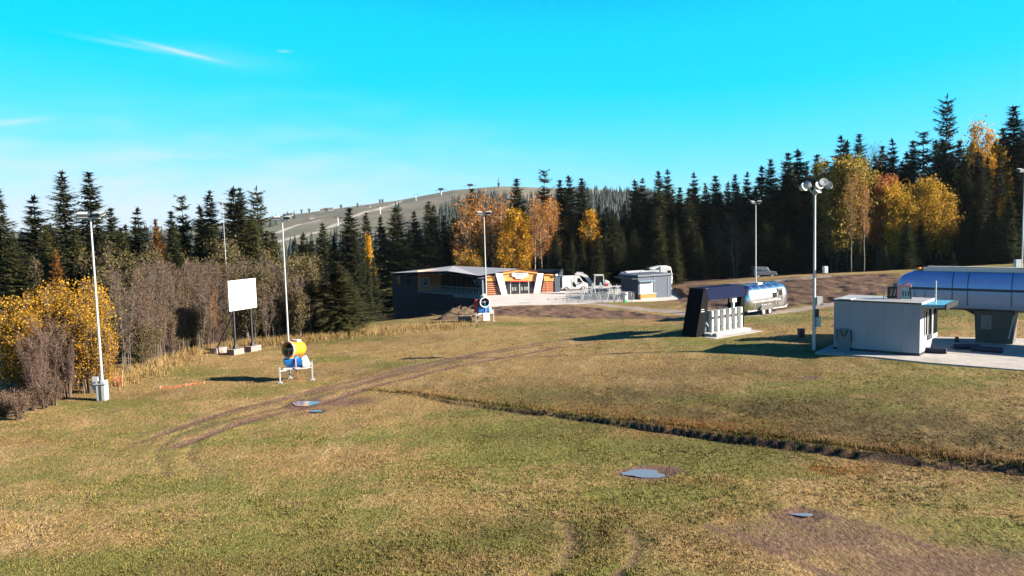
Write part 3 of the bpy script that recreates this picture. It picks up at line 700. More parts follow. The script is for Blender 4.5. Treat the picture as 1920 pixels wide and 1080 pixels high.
for px, py, Y, k, w in ((-6, 352, 88, SPR[2], 1.0), (62, 366, 84, SPR[4], 1.25), (115, 320, 96, SPR[3], 1.0), (165, 321, 88, SPR[2], 1.05), (207, 388, 95, SPR[0], .95), (257, 389, 90, SPR[4], 1.1),
        (340, 366, 98, SPR_THIN[0], .75), (320, 394, 90, SPR[0], .9), (374, 384, 92, SPR[1], .95), (392, 357, 96, SPR[3], 1.0), (436, 350, 92, SPR[1], 1.15), (449, 352, 96, SPR[3], 1.0), (480, 349, 98, SPR_THIN[1], .75), (472, 400, 88, SPR_OLV[0], .9), (500, 432, 86, SPR_OLV[1], .85),
        (85, 420, 78, SPR_OLV[0], .9), (140, 425, 76, SPR_OLV[1], .9), (225, 425, 82, SPR_OLV[0], .9), (20, 440, 72, SPR_OLV[1], .9), (400, 425, 82, SPR_OLV[1], .9),
        (568, 436, 108, SPR[1], 1.), (604, 418, 112, SPR[3], 1.0), (585, 450, 100, SPR[0], .9), (655, 388, 104, SPR[0], 1.15), (664, 440, 98, SPR[2], .8), (686, 398, 150, SPR[3], .9), (713, 404, 153, SPR[1], .85), (742, 388, 151, SPR_OLV[0], 1.2), (625, 440, 104, SPR[2], .9),
        (776, 395, 150, SPR[1], .9), (803, 377, 150, SPR[3], 1.), (812, 384, 155, SPR[1], .9), (832, 402, 152, SPR[0], .9), (852, 408, 154, SPR[1], .9), (884, 352, 160, SPR[0], 1.0), (968, 334, 158, SPR[2], 1.1), (1020, 318, 160, SPR_THIN[0], .7), (1050, 336, 154, SPR[0], 1.), (1066, 328, 158, SPR[1], 1.), (1090, 334, 152, SPR[3], 1.15),
        (1120, 440, 132, SPR_OLV[0], .95), (1148, 392, 146, SPR[1], 1.), (1130, 400, 160, SPR[0], .9), (1190, 336, 160, SPR[1], 1.), (1205, 333, 156, SPR[4], .9), (1235, 320, 154, SPR[2], 1.0), (1251, 316, 158, SPR[4], .9), (1232, 390, 136, SPR_OLV[0], 1.1), (1266, 430, 132, SPR_OLV[1], .8), (1275, 350, 156, SPR[0], 1.), (1301, 323, 155, SPR[4], .95), (1291, 352, 150, SPR[1], .9), (1322, 343, 160, SPR[3], .8), (1341, 328, 154, SPR[0], 1.05),
        (1365, 340, 160, SPR[1], .9), (1378, 326, 152, SPR[2], .9), (1401, 322, 158, SPR[4], .9), (1416, 350, 150, SPR[0], .9), (1428, 310, 152, SPR[1], .95), (1445, 297, 150, SPR[2], .95), (1477, 285, 150, SPR[0], 1.1), (1496, 279, 154, SPR[1], 1.1), (1512, 305, 148, SPR[3], .9), (1532, 288, 152, SPR[0], 1.), (1550, 300, 146, SPR[1], .9),
        (1577, 254, 158, SPR[4], 1.05), (1588, 262, 152, SPR[1], .9), (1611, 250, 156, SPR[2], .9), (1655, 272, 154, SPR[0], 1.), (1673, 260, 158, SPR[4], .9), (1700, 284, 150, SPR[1], .9), (1712, 262, 154, SPR[0], .9), (1732, 246, 158, SPR_THIN[0], .9), (1755, 262, 150, SPR[3], .9), (1776, 176, 156, SPR_THIN[1], .62), (1768, 260, 152, SPR[0], 1.),
        (1800, 262, 152, SPR[0], 1.05), (1840, 290, 141, SPR[1], .7), (1866, 262, 152, SPR[3], .9), (1812, 300, 140, SPR[0], .8), (1881, 238, 150, SPR[0], 1.), (1902, 198, 148, SPR[2], 1.2), (1925, 225, 146, SPR[0], 1.1), (1960, 200, 146, SPR[1], 1.1), (1640, 290, 160, SPR[1], 1.), (1625, 300, 150, SPR[0], .9)):
    spruce_at(px, py, Y, k, w)
# ---- spruces filling the woods between and behind those
def skyline(px): return float(np.interp(px, [-60, 500, 530, 760, 800, 1000, 1180, 1250, 1420, 1500, 1600, 1750, 1960], [418, 420, 450, 430, 405, 370, 375, 345, 338, 305, 290, 275, 235]))
def fill(n, p0, p1, Y0, Y1, d0, d1, kinds, wid=1.1):
    for i in range(n):
        px = p0 + (p1 - p0) * (i + RNG.uniform(0, 1)) / n
        spruce_at(px, skyline(px) + RNG.uniform(d0, d1), RNG.uniform(Y0, Y1), kinds[int(RNG.integers(len(kinds)))], wid * RNG.uniform(.85, 1.15))
fill(26, -60, 520, 92, 118, 0, 40, SPR); fill(16, 0, 500, 74, 84, 45, 95, SPR_OLV + SPR)
fill(18, 550, 690, 112, 135, 0, 30, SPR); fill(12, 680, 790, 151, 168, 0, 35, SPR); fill(6, 560, 650, 92, 102, 50, 90, SPR)
fill(32, 760, 1200, 152, 185, 5, 45, SPR); fill(8, 1040, 1200, 140, 150, 40, 95, SPR)
fill(34, 1180, 1560, 150, 178, 5, 40, SPR); fill(18, 1180, 1560, 136, 148, 60, 130, SPR)
fill(22, 1540, 1970, 150, 176, 10, 50, SPR); fill(16, 1560, 1970, 136, 146, 60, 140, SPR); fill(14, 1600, 1990, 118, 132, 130, 215, SPR); fill(14, 1780, 2000, 112, 135, 70, 200, SPR)

# ---- the wood goes on beyond the right edge of the view
for i in range(26):
    x, y = RNG.uniform(84, 138), RNG.uniform(112, 146)
    plant('spruce_tree', SPR[i % 5], x, y, RNG.uniform(13, 19), L_RIGHT, 'tree', G_RIGHT, 1.1)
# ---- leaf trees
def leafy(kind, px, py, Y, label, group=None, wid=1., name='autumn_tree', cat='tree'):
    return top_plant(name, kind, px, py, Y, label, cat, group, wid)
for px, py, k, w in ((965, 403, 0, 1.0), (948, 428, 1, .8), (983, 432, 0, .7)):
    leafy(BIRCH_G[k], px, py, 147, 'bright golden birch standing behind the orange fronted lodge', 'golden birches behind the lodge', w)
for i, (px, py) in enumerate(((868, 400), (882, 398), (902, 388), (920, 394), (935, 392), (893, 410))):
    leafy(BIRCH_O[i % 3], px, py, 148 + i, 'orange leaved birch behind the lodge roof ridge', 'orange birches above the roof ridge', 1.1)
for i, (px, py) in enumerate(((1000, 396), (1012, 388), (1026, 392), (1038, 398), (1008, 410), (1032, 404))):
    leafy(BIRCH_O[i % 3], px, py, 147 + i, 'pale stemmed rust coloured birch behind the lodge entrance', 'rusty birches behind the entrance', .95)
leafy(BUSH_Y[0], 878, 468, 147.5, 'small round yellow tree just above the lodge roof', name='yellow_tree')
leafy(BIRCH_G[0], 1107, 405, 150, 'lone golden birch squeezed between dark spruces behind the van', wid=.75)
spruce_at(682, 476, 104, SPR[1], .7); spruce_at(700, 484, 105, SPR[3], .7); spruce_at(690, 492, 101, SPR[0], .6); leafy(BIRCH_G[1], 691, 455, 122, 'narrow golden birch half hidden between dark spruces left of the lodge', wid=.32)
leafy(LARCH, 291, 410, 88, 'small orange larch among the dark spruces', wid=1.0, name='orange_larch')
leafy(LARCH, 104, 468, 71, 'rusty young larch in front of the left spruces', wid=1.0, name='rusty_larch')
for i, (px, py, w) in enumerate(((1568, 312, .9), (1590, 290, 1.0), (1612, 306, .9), (1552, 330, .7))):
    leafy(BIG_O[i % 2], px, py, 134 + i, 'tall olive yellow leaf tree at the foot of the hillside wood', 'olive yellow trees at the wood edge', w)
for i, (px, py) in enumerate(((1645, 318), (1664, 316))):
    leafy(BIG_R[0], px, py, 134 + i, 'red leaved tree between olive and yellow trees', 'red leaved trees at the wood edge', .62)
for i, (px, py, w) in enumerate(((1684, 326, .7), (1700, 350, .8), (1732, 328, .8), (1762, 316, .95), (1776, 345, .7))):
    leafy(BIG_Y[1], px, py, 132 + i, 'bright yellow tree in front of the dark hillside spruces', 'yellow trees on the hillside edge', w)
[spruce_at(a, b, 142, SPR[k], .75) for a, b, k in ((1808, 292, 0), (1834, 284, 3), (1852, 294, 1), (1874, 286, 3), (1822, 305, 1))]; leafy(BIG_Y[0], 1822, 231, 147, 'golden crown rising to the skyline among hillside spruces', wid=.55); leafy(BIG_Y[0], 1858, 246, 147, 'orange gold tree beside the golden skyline crown', wid=.55)
leafy(BIG_Y[0], 1893, 350, 128, 'small orange tree low on the slope by the tall light pole', wid=.6)
leafy(BIRCH_O[2], 1598, 350, 128, 'orange birch below the olive yellow trees', wid=.6); leafy(BIRCH_O[0], 1622, 362, 127, 'thin rusty birch below the red leaved trees', wid=.6)
leafy(BARE[0], 1378, 398, 138, 'bare grey leafless tree before the dark wood', name='bare_tree', wid=1.05); leafy(BARE[1], 1345, 428, 139, 'lower bare grey tree beside the taller leafless one', name='bare_tree')
leafy(BARE[1], 1645, 275, 150, 'leafless purple grey crown between hillside spruces', name='bare_tree', wid=.8)

# ---- thicket on the left
def bush(kind, px, py_base, H, label, group=None, wid=1., dy=0., name='bush', cat='bush'):
    p = hit0(px, py_base); return plant(name, kind, p[0], p[1] + dy, H, label, cat, group, wid)
for px, pb, H, w, dy in ((150, 744, 5.0, 1.0, 1.2), (178, 742, 3.9, .8, 1.0), (115, 742, 5.6, .95, 2.6), (75, 748, 6.4, 1.0, 4), (28, 755, 5.8, 1.0, 3.4), (-20, 760, 5.6, 1.0, 2.4), (55, 752, 6.3, .9, 5.5)):
    bush(BUSH_Y[int(px) % 2], px, pb, H, 'yellow leaved willow bush left of the white cabinet pole', 'yellow bushes by the cabinet pole', w, dy, 'yellow_bush')
bush(BUSH_Y[1], 42, 742, 1.6, 'small low yellow shrub under the bare brown bushes', name='yellow_shrub', dy=.2)
for px, pb, H, dy in ((70, 757, 4.3, .4), (95, 752, 4.6, .5), (125, 748, 3.6, .3), (55, 765, 3.6, .6), (108, 748, 4.2, .9)):
    bush(BUSH_B[int(px) % 2], px, pb, H, 'bare grey brown bush in front of the yellow bushes', 'bare bushes before the yellow ones', .8, dy, 'bare_bush')
for px, pb in ((5, 785), (22, 781), (40, 776), (60, 771), (80, 768), (-12, 788), (98, 762), (30, 788)):
    bush(LOWB[int(px) % 2], px, pb, RNG.uniform(.9, 1.5), 'low reddish brown weed clump at the meadow edge', 'reddish weeds at the meadow edge', 1.2, .2, 'weed_clump', 'weeds')
for i in range(58):
    px = RNG.uniform(196, 425); pb = float(np.interp(px, [190, 240, 330, 430], [716, 692, 664, 648])); dy = RNG.uniform(.3, 11)
    bush(SAPL[int(RNG.integers(3))], px, pb, RNG.uniform(4.2, 7.2), 'leafless purple brown sapling of the dense thicket', 'bare saplings of the thicket', RNG.uniform(.85, 1.2), dy, 'bare_sapling', 'sapling')
for i in range(24):
    px = RNG.uniform(200, 420); pb = float(np.interp(px, [190, 240, 330, 430], [716, 692, 664, 648]))
    bush(MIXB[i % 2] if i % 3 else BUSH_B[0], px, pb, RNG.uniform(1.6, 3.4), 'low tangled brown undergrowth bush at the foot of the bare saplings', 'undergrowth of the thicket', RNG.uniform(1.0, 1.5), RNG.uniform(.6, 5), 'undergrowth_bush')
for i in range(10):
    px = RNG.uniform(10, 510)
    top_plant('mixed_tree', MIXB[i % 2], px, RNG.uniform(450, 510), RNG.uniform(72, 84), 'olive brown half bare leaf tree among the spruces behind the thicket', 'tree', 'half bare leaf trees in the left wood', RNG.uniform(.7, 1.0))
for px, pb, H in ((397, 650, 4.4), (404, 648, 3.6)):
    bush(BIRCH_O[0], px, pb, H, 'young golden birch sapling left of the white billboard', 'golden saplings by the billboard', .9, .4, 'golden_sapling', 'sapling')
bush(LOWB[0], 276, 678, 1.9, 'rust leaved low shrub at the foot of the thicket', name='rusty_shrub', dy=.1)
for i in range(44):
    px = RNG.uniform(412, 578); pb = float(np.interp(px, [410, 600], [650, 634])); dy = RNG.uniform(1, 12)
    k = MIXB[int(RNG.integers(2))] if RNG.uniform() < .6 else SAPL[int(RNG.integers(3))]
    bush(k, px, pb, RNG.uniform(4.5, 7.2) * (1.0 if px < 540 else .75), 'dull olive brown bush behind the billboard and floodlight pole', 'olive bushes behind the billboard', RNG.uniform(.9, 1.2), dy, 'olive_bush')
for px, py, Y, w in ((630, 490, 72.0, 1.5), (604, 525, 72.5, 1.3), (655, 530, 73, 1.3)):
    top_plant('spruce_tree', SPR_OLV[0], px, py, Y, 'broad low spruce at the meadow edge left of the lodge', 'tree', 'low spruces at the meadow edge', w * 1.45)
leafy(LARCH, 634, 490, 80, 'thin rusty larch growing behind the low meadow edge spruces', wid=.9, name='rusty_larch')
bush(BARE[0], 575, 634, 3.6, 'bare brown shrub between floodlight pole and low spruces', name='bare_shrub', dy=1.5)
for i in range(6):
    px = RNG.uniform(560, 600)
    bush(MIXB[i % 2], px, 634, RNG.uniform(2, 3.6), 'brown leaved low bush right of the snow gun pole', 'brown bushes right of the snow gun', 1.1, RNG.uniform(1, 4), 'brown_bush')

# ---- far woods on the hill: read as one mass
def far_wood():
    g = np.random.default_rng(55); V, F = [], []; b = 0
    def add(x, y, H, R):
        nonlocal b
        z = float(smooth_h(x, y)); k = 5
        for lv in range(4):
            r = R * (1 - lv * .23) * g.uniform(.8, 1.2); z0 = z + H * (.08 + .2 * lv); z1 = min(z + H, z0 + H * .42) if lv < 3 else z + H; a0 = g.uniform(0, 6)
            for i in range(k):
                a = a0 + 6.283 * i / k; V.append((x + r * math.cos(a) * g.uniform(.6, 1.2), y + r * math.sin(a), z0 - g.uniform(0, .06) * H))
            V.append((x, y, z1))
            F.extend((b + i, b + (i + 1) % k, b + k) for i in range(k)); b += k + 1
    n = 0
    while n < 1500:
        px = g.uniform(815, 1260); Yd = g.uniform(520, 1480); x = at(px, 400, Yd)[0]
        py = 540 - 0; zc = float(smooth_h(x, Yd)); 
        d = Vector((x, Yd, zc + 14 - CAMZ)); c = CAMR.transposed() @ d; py = 540 + FPX * c.y / c.z
        if py < np.interp(px, [815, 835, 860, 900, 950, 985, 1030, 1090, 1170, 1260], [400, 382, 366, 357, 362, 366, 362, 349, 352, 352]): continue
        add(x, Yd, g.uniform(13, 20), g.uniform(2.6, 3.6)); n += 1
    n = 0
    while n < 700:
        px = g.uniform(-150, 800); Yd = g.uniform(240, 620 if px > 500 else 900); x = at(px, 400, Yd)[0]
        if px > 500 and Yd > 330 + 250 * vnoise(np.array([x / 60]), np.array([Yd / 60]), 9)[0]: continue
        add(x, Yd, g.uniform(11, 17), g.uniform(2.4, 3.4)); n += 1
    for px, py in ((508, 425), (511, 424), (518, 421), (540, 415), (552, 411), (742, 397), (748, 396)):
        p = hit0(px, py); add(p[0], p[1], 14, 3.5)
    me = np_mesh('hill_forest', np.array(V), np.array(F)); add_attr(me, 'tone', np.repeat(g.uniform(0, 1, len(V) // 6), 6)[:len(V)])
    o = link('hill_forest', me, leaf_material('hill_needles_haze_tint', (.012, .019, .020), (.028, .036, .030), trans=0, rnd=0), kind='stuff')  # bluish needle tone has some of the distance haze painted in
    o['label'] = 'spruce forest covering the upper flank of the far hill'; o['category'] = 'forest'
far_wood()
# ------------------------------------------------------------------ kit for built things
class MB:
    def __init__(self): self.V, self.F = [], []
    def quad(self, *pts):
        b = len(self.V); self.V += [tuple(map(float, p)) for p in pts]; self.F.append(tuple(range(b, b + len(pts)))); return self
    def hexa(self, P):                  # 8 corners: bottom ring then top ring (both counter-clockwise from above)
        b = len(self.V); self.V += [tuple(map(float, p)) for p in P]
        self.F += [tuple(b + i for i in f) for f in ((3, 2, 1, 0), (4, 5, 6, 7), (0, 1, 5, 4), (1, 2, 6, 5), (2, 3, 7, 6), (3, 0, 4, 7))]; return self
    def box(self, c, s, rz=0.):
        x, y, z = s[0] / 2, s[1] / 2, s[2] / 2; co, si = math.cos(rz), math.sin(rz)
        P = [(c[0] + a * x * co - b * y * si, c[1] + a * x * si + b * y * co, c[2] + k * z) for k in (-1, 1) for a, b in ((-1, -1), (1, -1), (1, 1), (-1, 1))]
        return self.hexa(P)
    def bar(self, p, q, w, h=None):     # rectangular beam from p to q
        h = h or w; p, q = Vector(p), Vector(q); d = (q - p).normalized()
        u = d.cross(Vector((0, 0, 1)) if abs(d.z) < .95 else Vector((0, 1, 0))).normalized(); v = u.cross(d)
        P = [e + u * a * w / 2 + v * b * h / 2 for e in (p, q) for a, b in ((-1, -1), (1, -1), (1, 1), (-1, 1))]
        return self.hexa(P)
    def cyl(self, p, q, r0, r1=None, n=12, caps=True):
        r1 = r0 if r1 is None else r1; p, q = Vector(p), Vector(q); d = (q - p).normalized()
        u = d.cross(Vector((0, 0, 1)) if abs(d.z) < .95 else Vector((1, 0, 0))).normalized(); v = d.cross(u); b = len(self.V)
        for e, r in ((p, r0), (q, r1)):
            for i in range(n):
                a = 2 * math.pi * i / n; self.V.append(tuple(e + (u * math.cos(a) + v * math.sin(a)) * r))
        self.F += [(b + i, b + (i + 1) % n, b + n + (i + 1) % n, b + n + i) for i in range(n)]
        if caps: self.F += [tuple(b + i for i in reversed(range(n))), tuple(b + n + i for i in range(n))]
        return self
    def lathe(self, p, d, prof, n=20):  # prof: (along, radius) pairs around the axis d through p
        p, d = Vector(p), Vector(d).normalized(); u = d.cross(Vector((0, 0, 1)) if abs(d.z) < .95 else Vector((1, 0, 0))).normalized(); v = d.cross(u); b = len(self.V)
        for s, r in prof:
            for i in range(n):
                a = 2 * math.pi * i / n; self.V.append(tuple(p + d * s + (u * math.cos(a) + v * math.sin(a)) * r))
        for k in range(len(prof) - 1):
            self.F += [(b + k * n + i, b + k * n + (i + 1) % n, b + (k + 1) * n + (i + 1) % n, b + (k + 1) * n + i) for i in range(n)]
        return self
    def prism(self, ring, vec):         # closed planar ring pushed along vec
        n = len(ring); b = len(self.V); v = Vector(vec); self.V += [tuple(map(float, p)) for p in ring] + [tuple(Vector(p) + v) for p in ring]
        self.F += [tuple(b + i for i in reversed(range(n))), tuple(b + n + i for i in range(n))] + [(b + i, b + (i + 1) % n, b + n + (i + 1) % n, b + n + i) for i in range(n)]
        return self
    def loft(self, rings, cap=True):
        n = len(rings[0]); b = len(self.V)
        for r in rings: self.V += [tuple(map(float, p)) for p in r]
        for k in range(len(rings) - 1):
            self.F += [(b + k * n + i, b + k * n + (i + 1) % n, b + (k + 1) * n + (i + 1) % n, b + (k + 1) * n + i) for i in range(n)]
        if cap: self.F += [tuple(b + i for i in reversed(range(n))), tuple(b + (len(rings) - 1) * n + i for i in range(n))]
        return self
    def mesh(self, name, bevel=0., smooth=False):
        me = bpy.data.meshes.new(name); me.from_pydata(self.V, [], self.F); bm = bmesh.new(); bm.from_mesh(me)
        bmesh.ops.recalc_face_normals(bm, faces=bm.faces)
        if bevel: bmesh.ops.bevel(bm, geom=[e for e in bm.edges if len(e.link_faces) == 2 and e.calc_face_angle(0) > .5], offset=bevel, segments=2, affect='EDGES', profile=.5)
        bm.to_mesh(me); bm.free()
        if smooth:
            me.polygons.foreach_set('use_smooth', np.ones(len(me.polygons), bool))
            try: me.set_sharp_from_angle(angle=math.radians(40))
            except Exception: pass
        me.update(); return me
    def build(self, name, m, parent, bevel=0., smooth=False, world=False, kind=None):
        if world:
            iv = (Matrix.Translation(parent.location) @ parent.rotation_euler.to_matrix().to_4x4()).inverted(); self.V = [tuple(iv @ Vector(v)) for v in self.V]
        return link(name, self.mesh(name, bevel, smooth), m, parent, kind)
def text_mesh(txt, size, m, name='lettering', parent=None, mtx=None, depth=.01):
    cu = bpy.data.curves.new('txt', 'FONT'); cu.body = txt; cu.size = size; cu.extrude = depth; cu.align_x = 'CENTER'; cu.align_y = 'CENTER'
    t = bpy.data.objects.new('txt', cu); COL.objects.link(t)
    me = bpy.data.meshes.new_from_object(t.evaluated_get(bpy.context.evaluated_depsgraph_get())); bpy.data.objects.remove(t)
    me.materials.clear()
    if mtx is not None: me.transform(mtx)
    return link(name, me, m, parent)
def thing(name, label, cat, loc, rz=0., group=None):
    return empty(name, tuple(float(v) for v in loc), rz, label, cat, group)
def copy_tree(o, loc=None, rz=None, label=None):
    c = o.copy(); COL.objects.link(c)
    if loc is not None: c.location = tuple(float(v) for v in loc)
    if rz is not None: c.rotation_euler = (0, 0, rz)
    if label: c['label'] = label
    def rec(a, b):
        for ch in a.children:
            d = ch.copy(); COL.objects.link(d); d.parent = b; rec(ch, d)
    rec(o, c)
    return c
WHITE = mat('white_paint', (.34, .335, .32), .45, var=.06, scale=3, dirt=(.20, .185, .16), dirt_amt=.35)
WHITE_CLEAN = mat('clean_white_paint', (.50, .495, .48), .4, var=.03, scale=2)
GALV = mat('galvanised_steel', (.36, .365, .365), .45, .25, var=.12, scale=12)
STEEL_W = mat('pale_steel_pole', (.36, .37, .37), .4, .3, var=.08, scale=5)
DARKM = mat('dark_steel', (.030, .032, .036), .5, .3, var=.25, scale=8)
BLACKP = mat('black_plastic', (.012, .012, .013), .5, var=.2, scale=8)
NAVY = mat('navy_cladding', (.038, .046, .066), .6, var=.18, scale=2.5, spec=.1)
NAVY2 = mat('blue_grey_cladding', (.045, .060, .085), .5, var=.1, scale=3)
CONC = mat('concrete', (.30, .275, .255), .85, var=.12, scale=2.5, bump=.3, bscale=60, dirt=(.15, .13, .11), dirt_amt=.5)
CONC_PINK = mat('old_concrete', (.21, .16, .145), .9, var=.2, scale=6, bump=.4, bscale=40, dirt=(.11, .08, .07), dirt_amt=.5)
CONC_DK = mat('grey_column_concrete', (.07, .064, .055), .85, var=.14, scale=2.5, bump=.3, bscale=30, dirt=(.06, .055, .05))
WOOD_O = mat('orange_wood', (.58, .225, .06), .55, var=.22, scale=5)
WOOD_R = mat('red_brown_wood', (.42, .15, .075), .6, var=.2, scale=6)
ROOFM = mat('metal_roof', (.27, .28, .315), .45, .05, var=.1, scale=1.5)
GLASSD = glass_mat('dark_glass', (.010, .012, .014), .06)
LAMPG = glass_mat('lamp_glass', (.42, .44, .46), .15)
RED = mat('red_paint', (.42, .03, .035), .45, var=.12)
PINKW = mat('faded_red_white', (.45, .20, .21), .5, var=.15)
BLUE = mat('blue_paint', (.016, .13, .36), .35, var=.15, scale=4, dirt=(.02, .06, .12))
ORANGE = mat('orange_paint', (.62, .20, .012), .38, var=.12, scale=4, dirt=(.30, .10, .02))
RUBBER = mat('tyre_rubber', (.014, .013, .013), .85, var=.3)
# ------------------------------------------------------------------ paved slabs
def slab(name, P, z, t, m):
    mb = MB(); mb.prism([(p[0], p[1], z - t) for p in P], (0, 0, t)); me = mb.mesh(name, bevel=.02); return link(name, me, m, kind='structure')
slab('lift_pavement', SLAB_P, SLAB_Z, .4, CONC)
slab('plaza_pavement', PLAZA_P, PLAZA_Z, .6, mat('pale_plaza_concrete', (.38, .345, .325), .85, var=.1, scale=.8, bump=.2, bscale=20, dirt=(.28, .24, .215), dirt_amt=.6))

# ------------------------------------------------------------------ lodge
lodge_mats = dict(n=NAVY)
Bp = at(903, 519, 120.0); Ap = at(735, 513, 135.0); Cp = at(1049, 513, 123.0)
FL = PLAZA_Z + .03
A2, B2, C2 = np.array(Ap[:2]), np.array(Bp[:2]), np.array(Cp[:2])
lod = thing('lodge', 'lodge with orange wooden front, grey folded roof and dark lower storey', 'building', (B2[0], B2[1], FL))
dl = (A2 - B2) / np.linalg.norm(A2 - B2); nl = np.array((-dl[1], dl[0])); nl = nl if nl[1] < 0 else -nl     # left face: direction away from corner, outward normal
df = (C2 - B2) / np.linalg.norm(C2 - B2); nf = np.array((df[1], -df[0]))
D2, E2 = C2 + np.array((1.5, 15)), A2 + np.array((7, 9))
def on_line(px, P0, P1):                # point of the line P0-P1 seen in this pixel column
    lo, hi = 0., 1.
    def col(t):
        q = P0 + (P1 - P0) * t; c = CAMR.transposed() @ Vector((q[0], q[1], -CAMZ)); return 960 + FPX * c.x / -c.z
    s = 1 if col(1) > col(0) else -1
    for _ in range(40):
        m = (lo + hi) / 2
        if (col(m) - px) * s < 0: lo = m
        else: hi = m
    return P0 + (P1 - P0) * lo
def zat(py, q):                         # height of the point above q (world xy) seen at this pixel row
    lo, hi = -12., 40.
    for _ in range(40):
        m = (lo + hi) / 2; c = CAMR.transposed() @ Vector((q[0], q[1], m - CAMZ))
        if 540 + FPX * c.y / c.z > py: lo = m
        else: hi = m
    return lo
def v3(q, z): return (q[0], q[1], z)
# roof: folded sheet over both faces
oh = .7
Ae, Be, Ce = A2 + nl * oh * .6 + dl * .1, B2 + nl * oh * .6 + nf * .25, C2 + nf * .25 + df * .15
Lp = on_line(840, A2 + nl * oh, B2 + nl * oh); Fp = on_line(975, B2 + nf * .25, C2 + nf * .25); Rr = at(850, 498.5, 141.0)
pts = dict(A=v3(Ae, zat(512, Ae)), L=v3(Lp, zat(508, Lp)), B=v3(Be, zat(517, Be)), F=v3(Fp, zat(504, Fp)), C=v3(Ce, zat(513, Ce)), D=v3(D2, zat(513.5, D2)), R=tuple(Rr), E=v3(E2, zat(505, E2)))
mb = MB(); keys = 'ALBFCDRE'; th = .42
top = [pts[k] for k in keys]; bot = [(p[0], p[1], p[2] - th) for p in top]; mb.V = top + bot
ix = {k: i for i, k in enumerate(keys)}
tris = ['ALR', 'LBR', 'BFR', 'FCR', 'CDR', 'ARE', 'ERD']
for t in tris:
    mb.F.append(tuple(ix[k] for k in t)); mb.F.append(tuple(ix[k] + 8 for k in reversed(t)))
ring = 'ALBFCDE'
roof_top = MB(); roof_top.V = mb.V; roof_top.F = mb.F
roof = roof_top.build('roof', ROOFM, lod, world=True)
for a, b in zip(ring, ring[1:] + ring[0]):
    p, q = Vector(pts[a]), Vector(pts[b]); o = (q - p).cross(Vector((0, 0, 1))).normalized() * .03
    if o.dot(p - Vector((3, 130, 0))) < 0: o = -o
    MB().hexa([tuple(v) for v in (p - Vector((0, 0, th + .06)), q - Vector((0, 0, th + .06)), q + o - Vector((0, 0, th + .06)), p + o - Vector((0, 0, th + .06)), p + Vector((0, 0, .05)), q + Vector((0, 0, .05)), q + o + Vector((0, 0, .05)), p + o + Vector((0, 0, .05)))]).build('fascia', DARKM, roof, world=True)
def seam_roof():
    for a, b, c in ('ALR', 'LBR', 'BFR', 'FCR'):
        p, q, r = Vector(pts[a]), Vector(pts[b]), Vector(pts[c]); n = 7
        for i in range(1, n):
            s = p.lerp(q, i / n); MB().bar(s + Vector((0, 0, .03)), s.lerp(r, .97) + Vector((0, 0, .03)), .06, .05).build('standing_seam', ROOFM, roof, world=True)
seam_roof()
# lower storey and closed end of the left face
P783 = on_line(783, A2, B2); P815 = on_line(816, A2, B2)
zb = -8.2; eave = min(pts['A'][2], pts['B'][2]) - th
def wall(mbx, p, q, z0, z1, t=.3, n=None):
    n = -nl if n is None else n
    return mbx.hexa([v3(p, z0), v3(q, z0), v3(q + n * t, z0), v3(p + n * t, z0), v3(p, z1), v3(q, z1), v3(q + n * t, z1), v3(p + n * t, z1)])
wall(MB(), A2, B2, zb, FL - .18).build('lower_wall', NAVY, lod, world=True)
wall(MB(), A2, P783, FL - .178, eave + .1).build('upper_wall', NAVY, lod, world=True)
wall(MB(), E2, A2 + nl * -.3, zb, eave + .1, n=-(np.array((-(A2 - E2)[1], (A2 - E2)[0])) / np.linalg.norm(A2 - E2))).build('end_wall', NAVY, lod, world=True)
wall(MB(), C2 + nf * -.05, D2, FL, eave + .1, n=np.array((-1, .1))).build('side_wall', NAVY2, lod, world=True)
wall(MB(), D2 - np.array((0, .3)), E2 - np.array((0, .3)), zb, eave + .1, n=np.array((0, -1))).build('back_wall', NAVY, lod, world=True)
dq = on_line(826, A2, B2); MB().box((0, 0, 0), (.9, .08, 1.9), math.atan2(dl[1], dl[0])).build('door', BLACKP, lod).location = tuple(Vector(v3(dq + nl * .04, -5.4)) - lod.location)
for px in (748, 765):
    q = on_line(px, A2, B2); MB().box((0, 0, 0), (.9, .06, 1.2), math.atan2(dl[1], dl[0])).build('window', GLASSD, lod).location = tuple(Vector(v3(q + nl * .03, -.4)) - lod.location)
# terrace: floor, recessed dark back wall, orange gable panel, railing
rec = 5.0
mbt = MB(); mbt.prism([v3(p, FL - .175) for p in (P783 + nl * .05, B2 + nl * .05, B2 - nl * rec, P783 - nl * rec)], (0, 0, .17)).build('terrace_floor', CONC, lod, world=True)
Pm = on_line(850, A2, B2)
wall(MB(), Pm + nl * .09, B2 + nl * .09, FL - .55, FL + .02, .04).build('terrace_edge', CONC, lod, world=True)
wall(MB(), P783 - nl * rec, B2 - nl * rec + dl * .5, FL, eave + .8).build('terrace_back_wall', BLACKP, lod, world=True)
for i in range(9):
    q = P783 + (B2 - P783) * (.18 + .08 * i) - nl * (rec - .06); wall(MB(), q, q - dl * .28, FL + .05, FL + 2.5, .05, n=nl).build('wall_strip', mat('grey_strip', (.07, .065, .07), .6), lod, world=True)
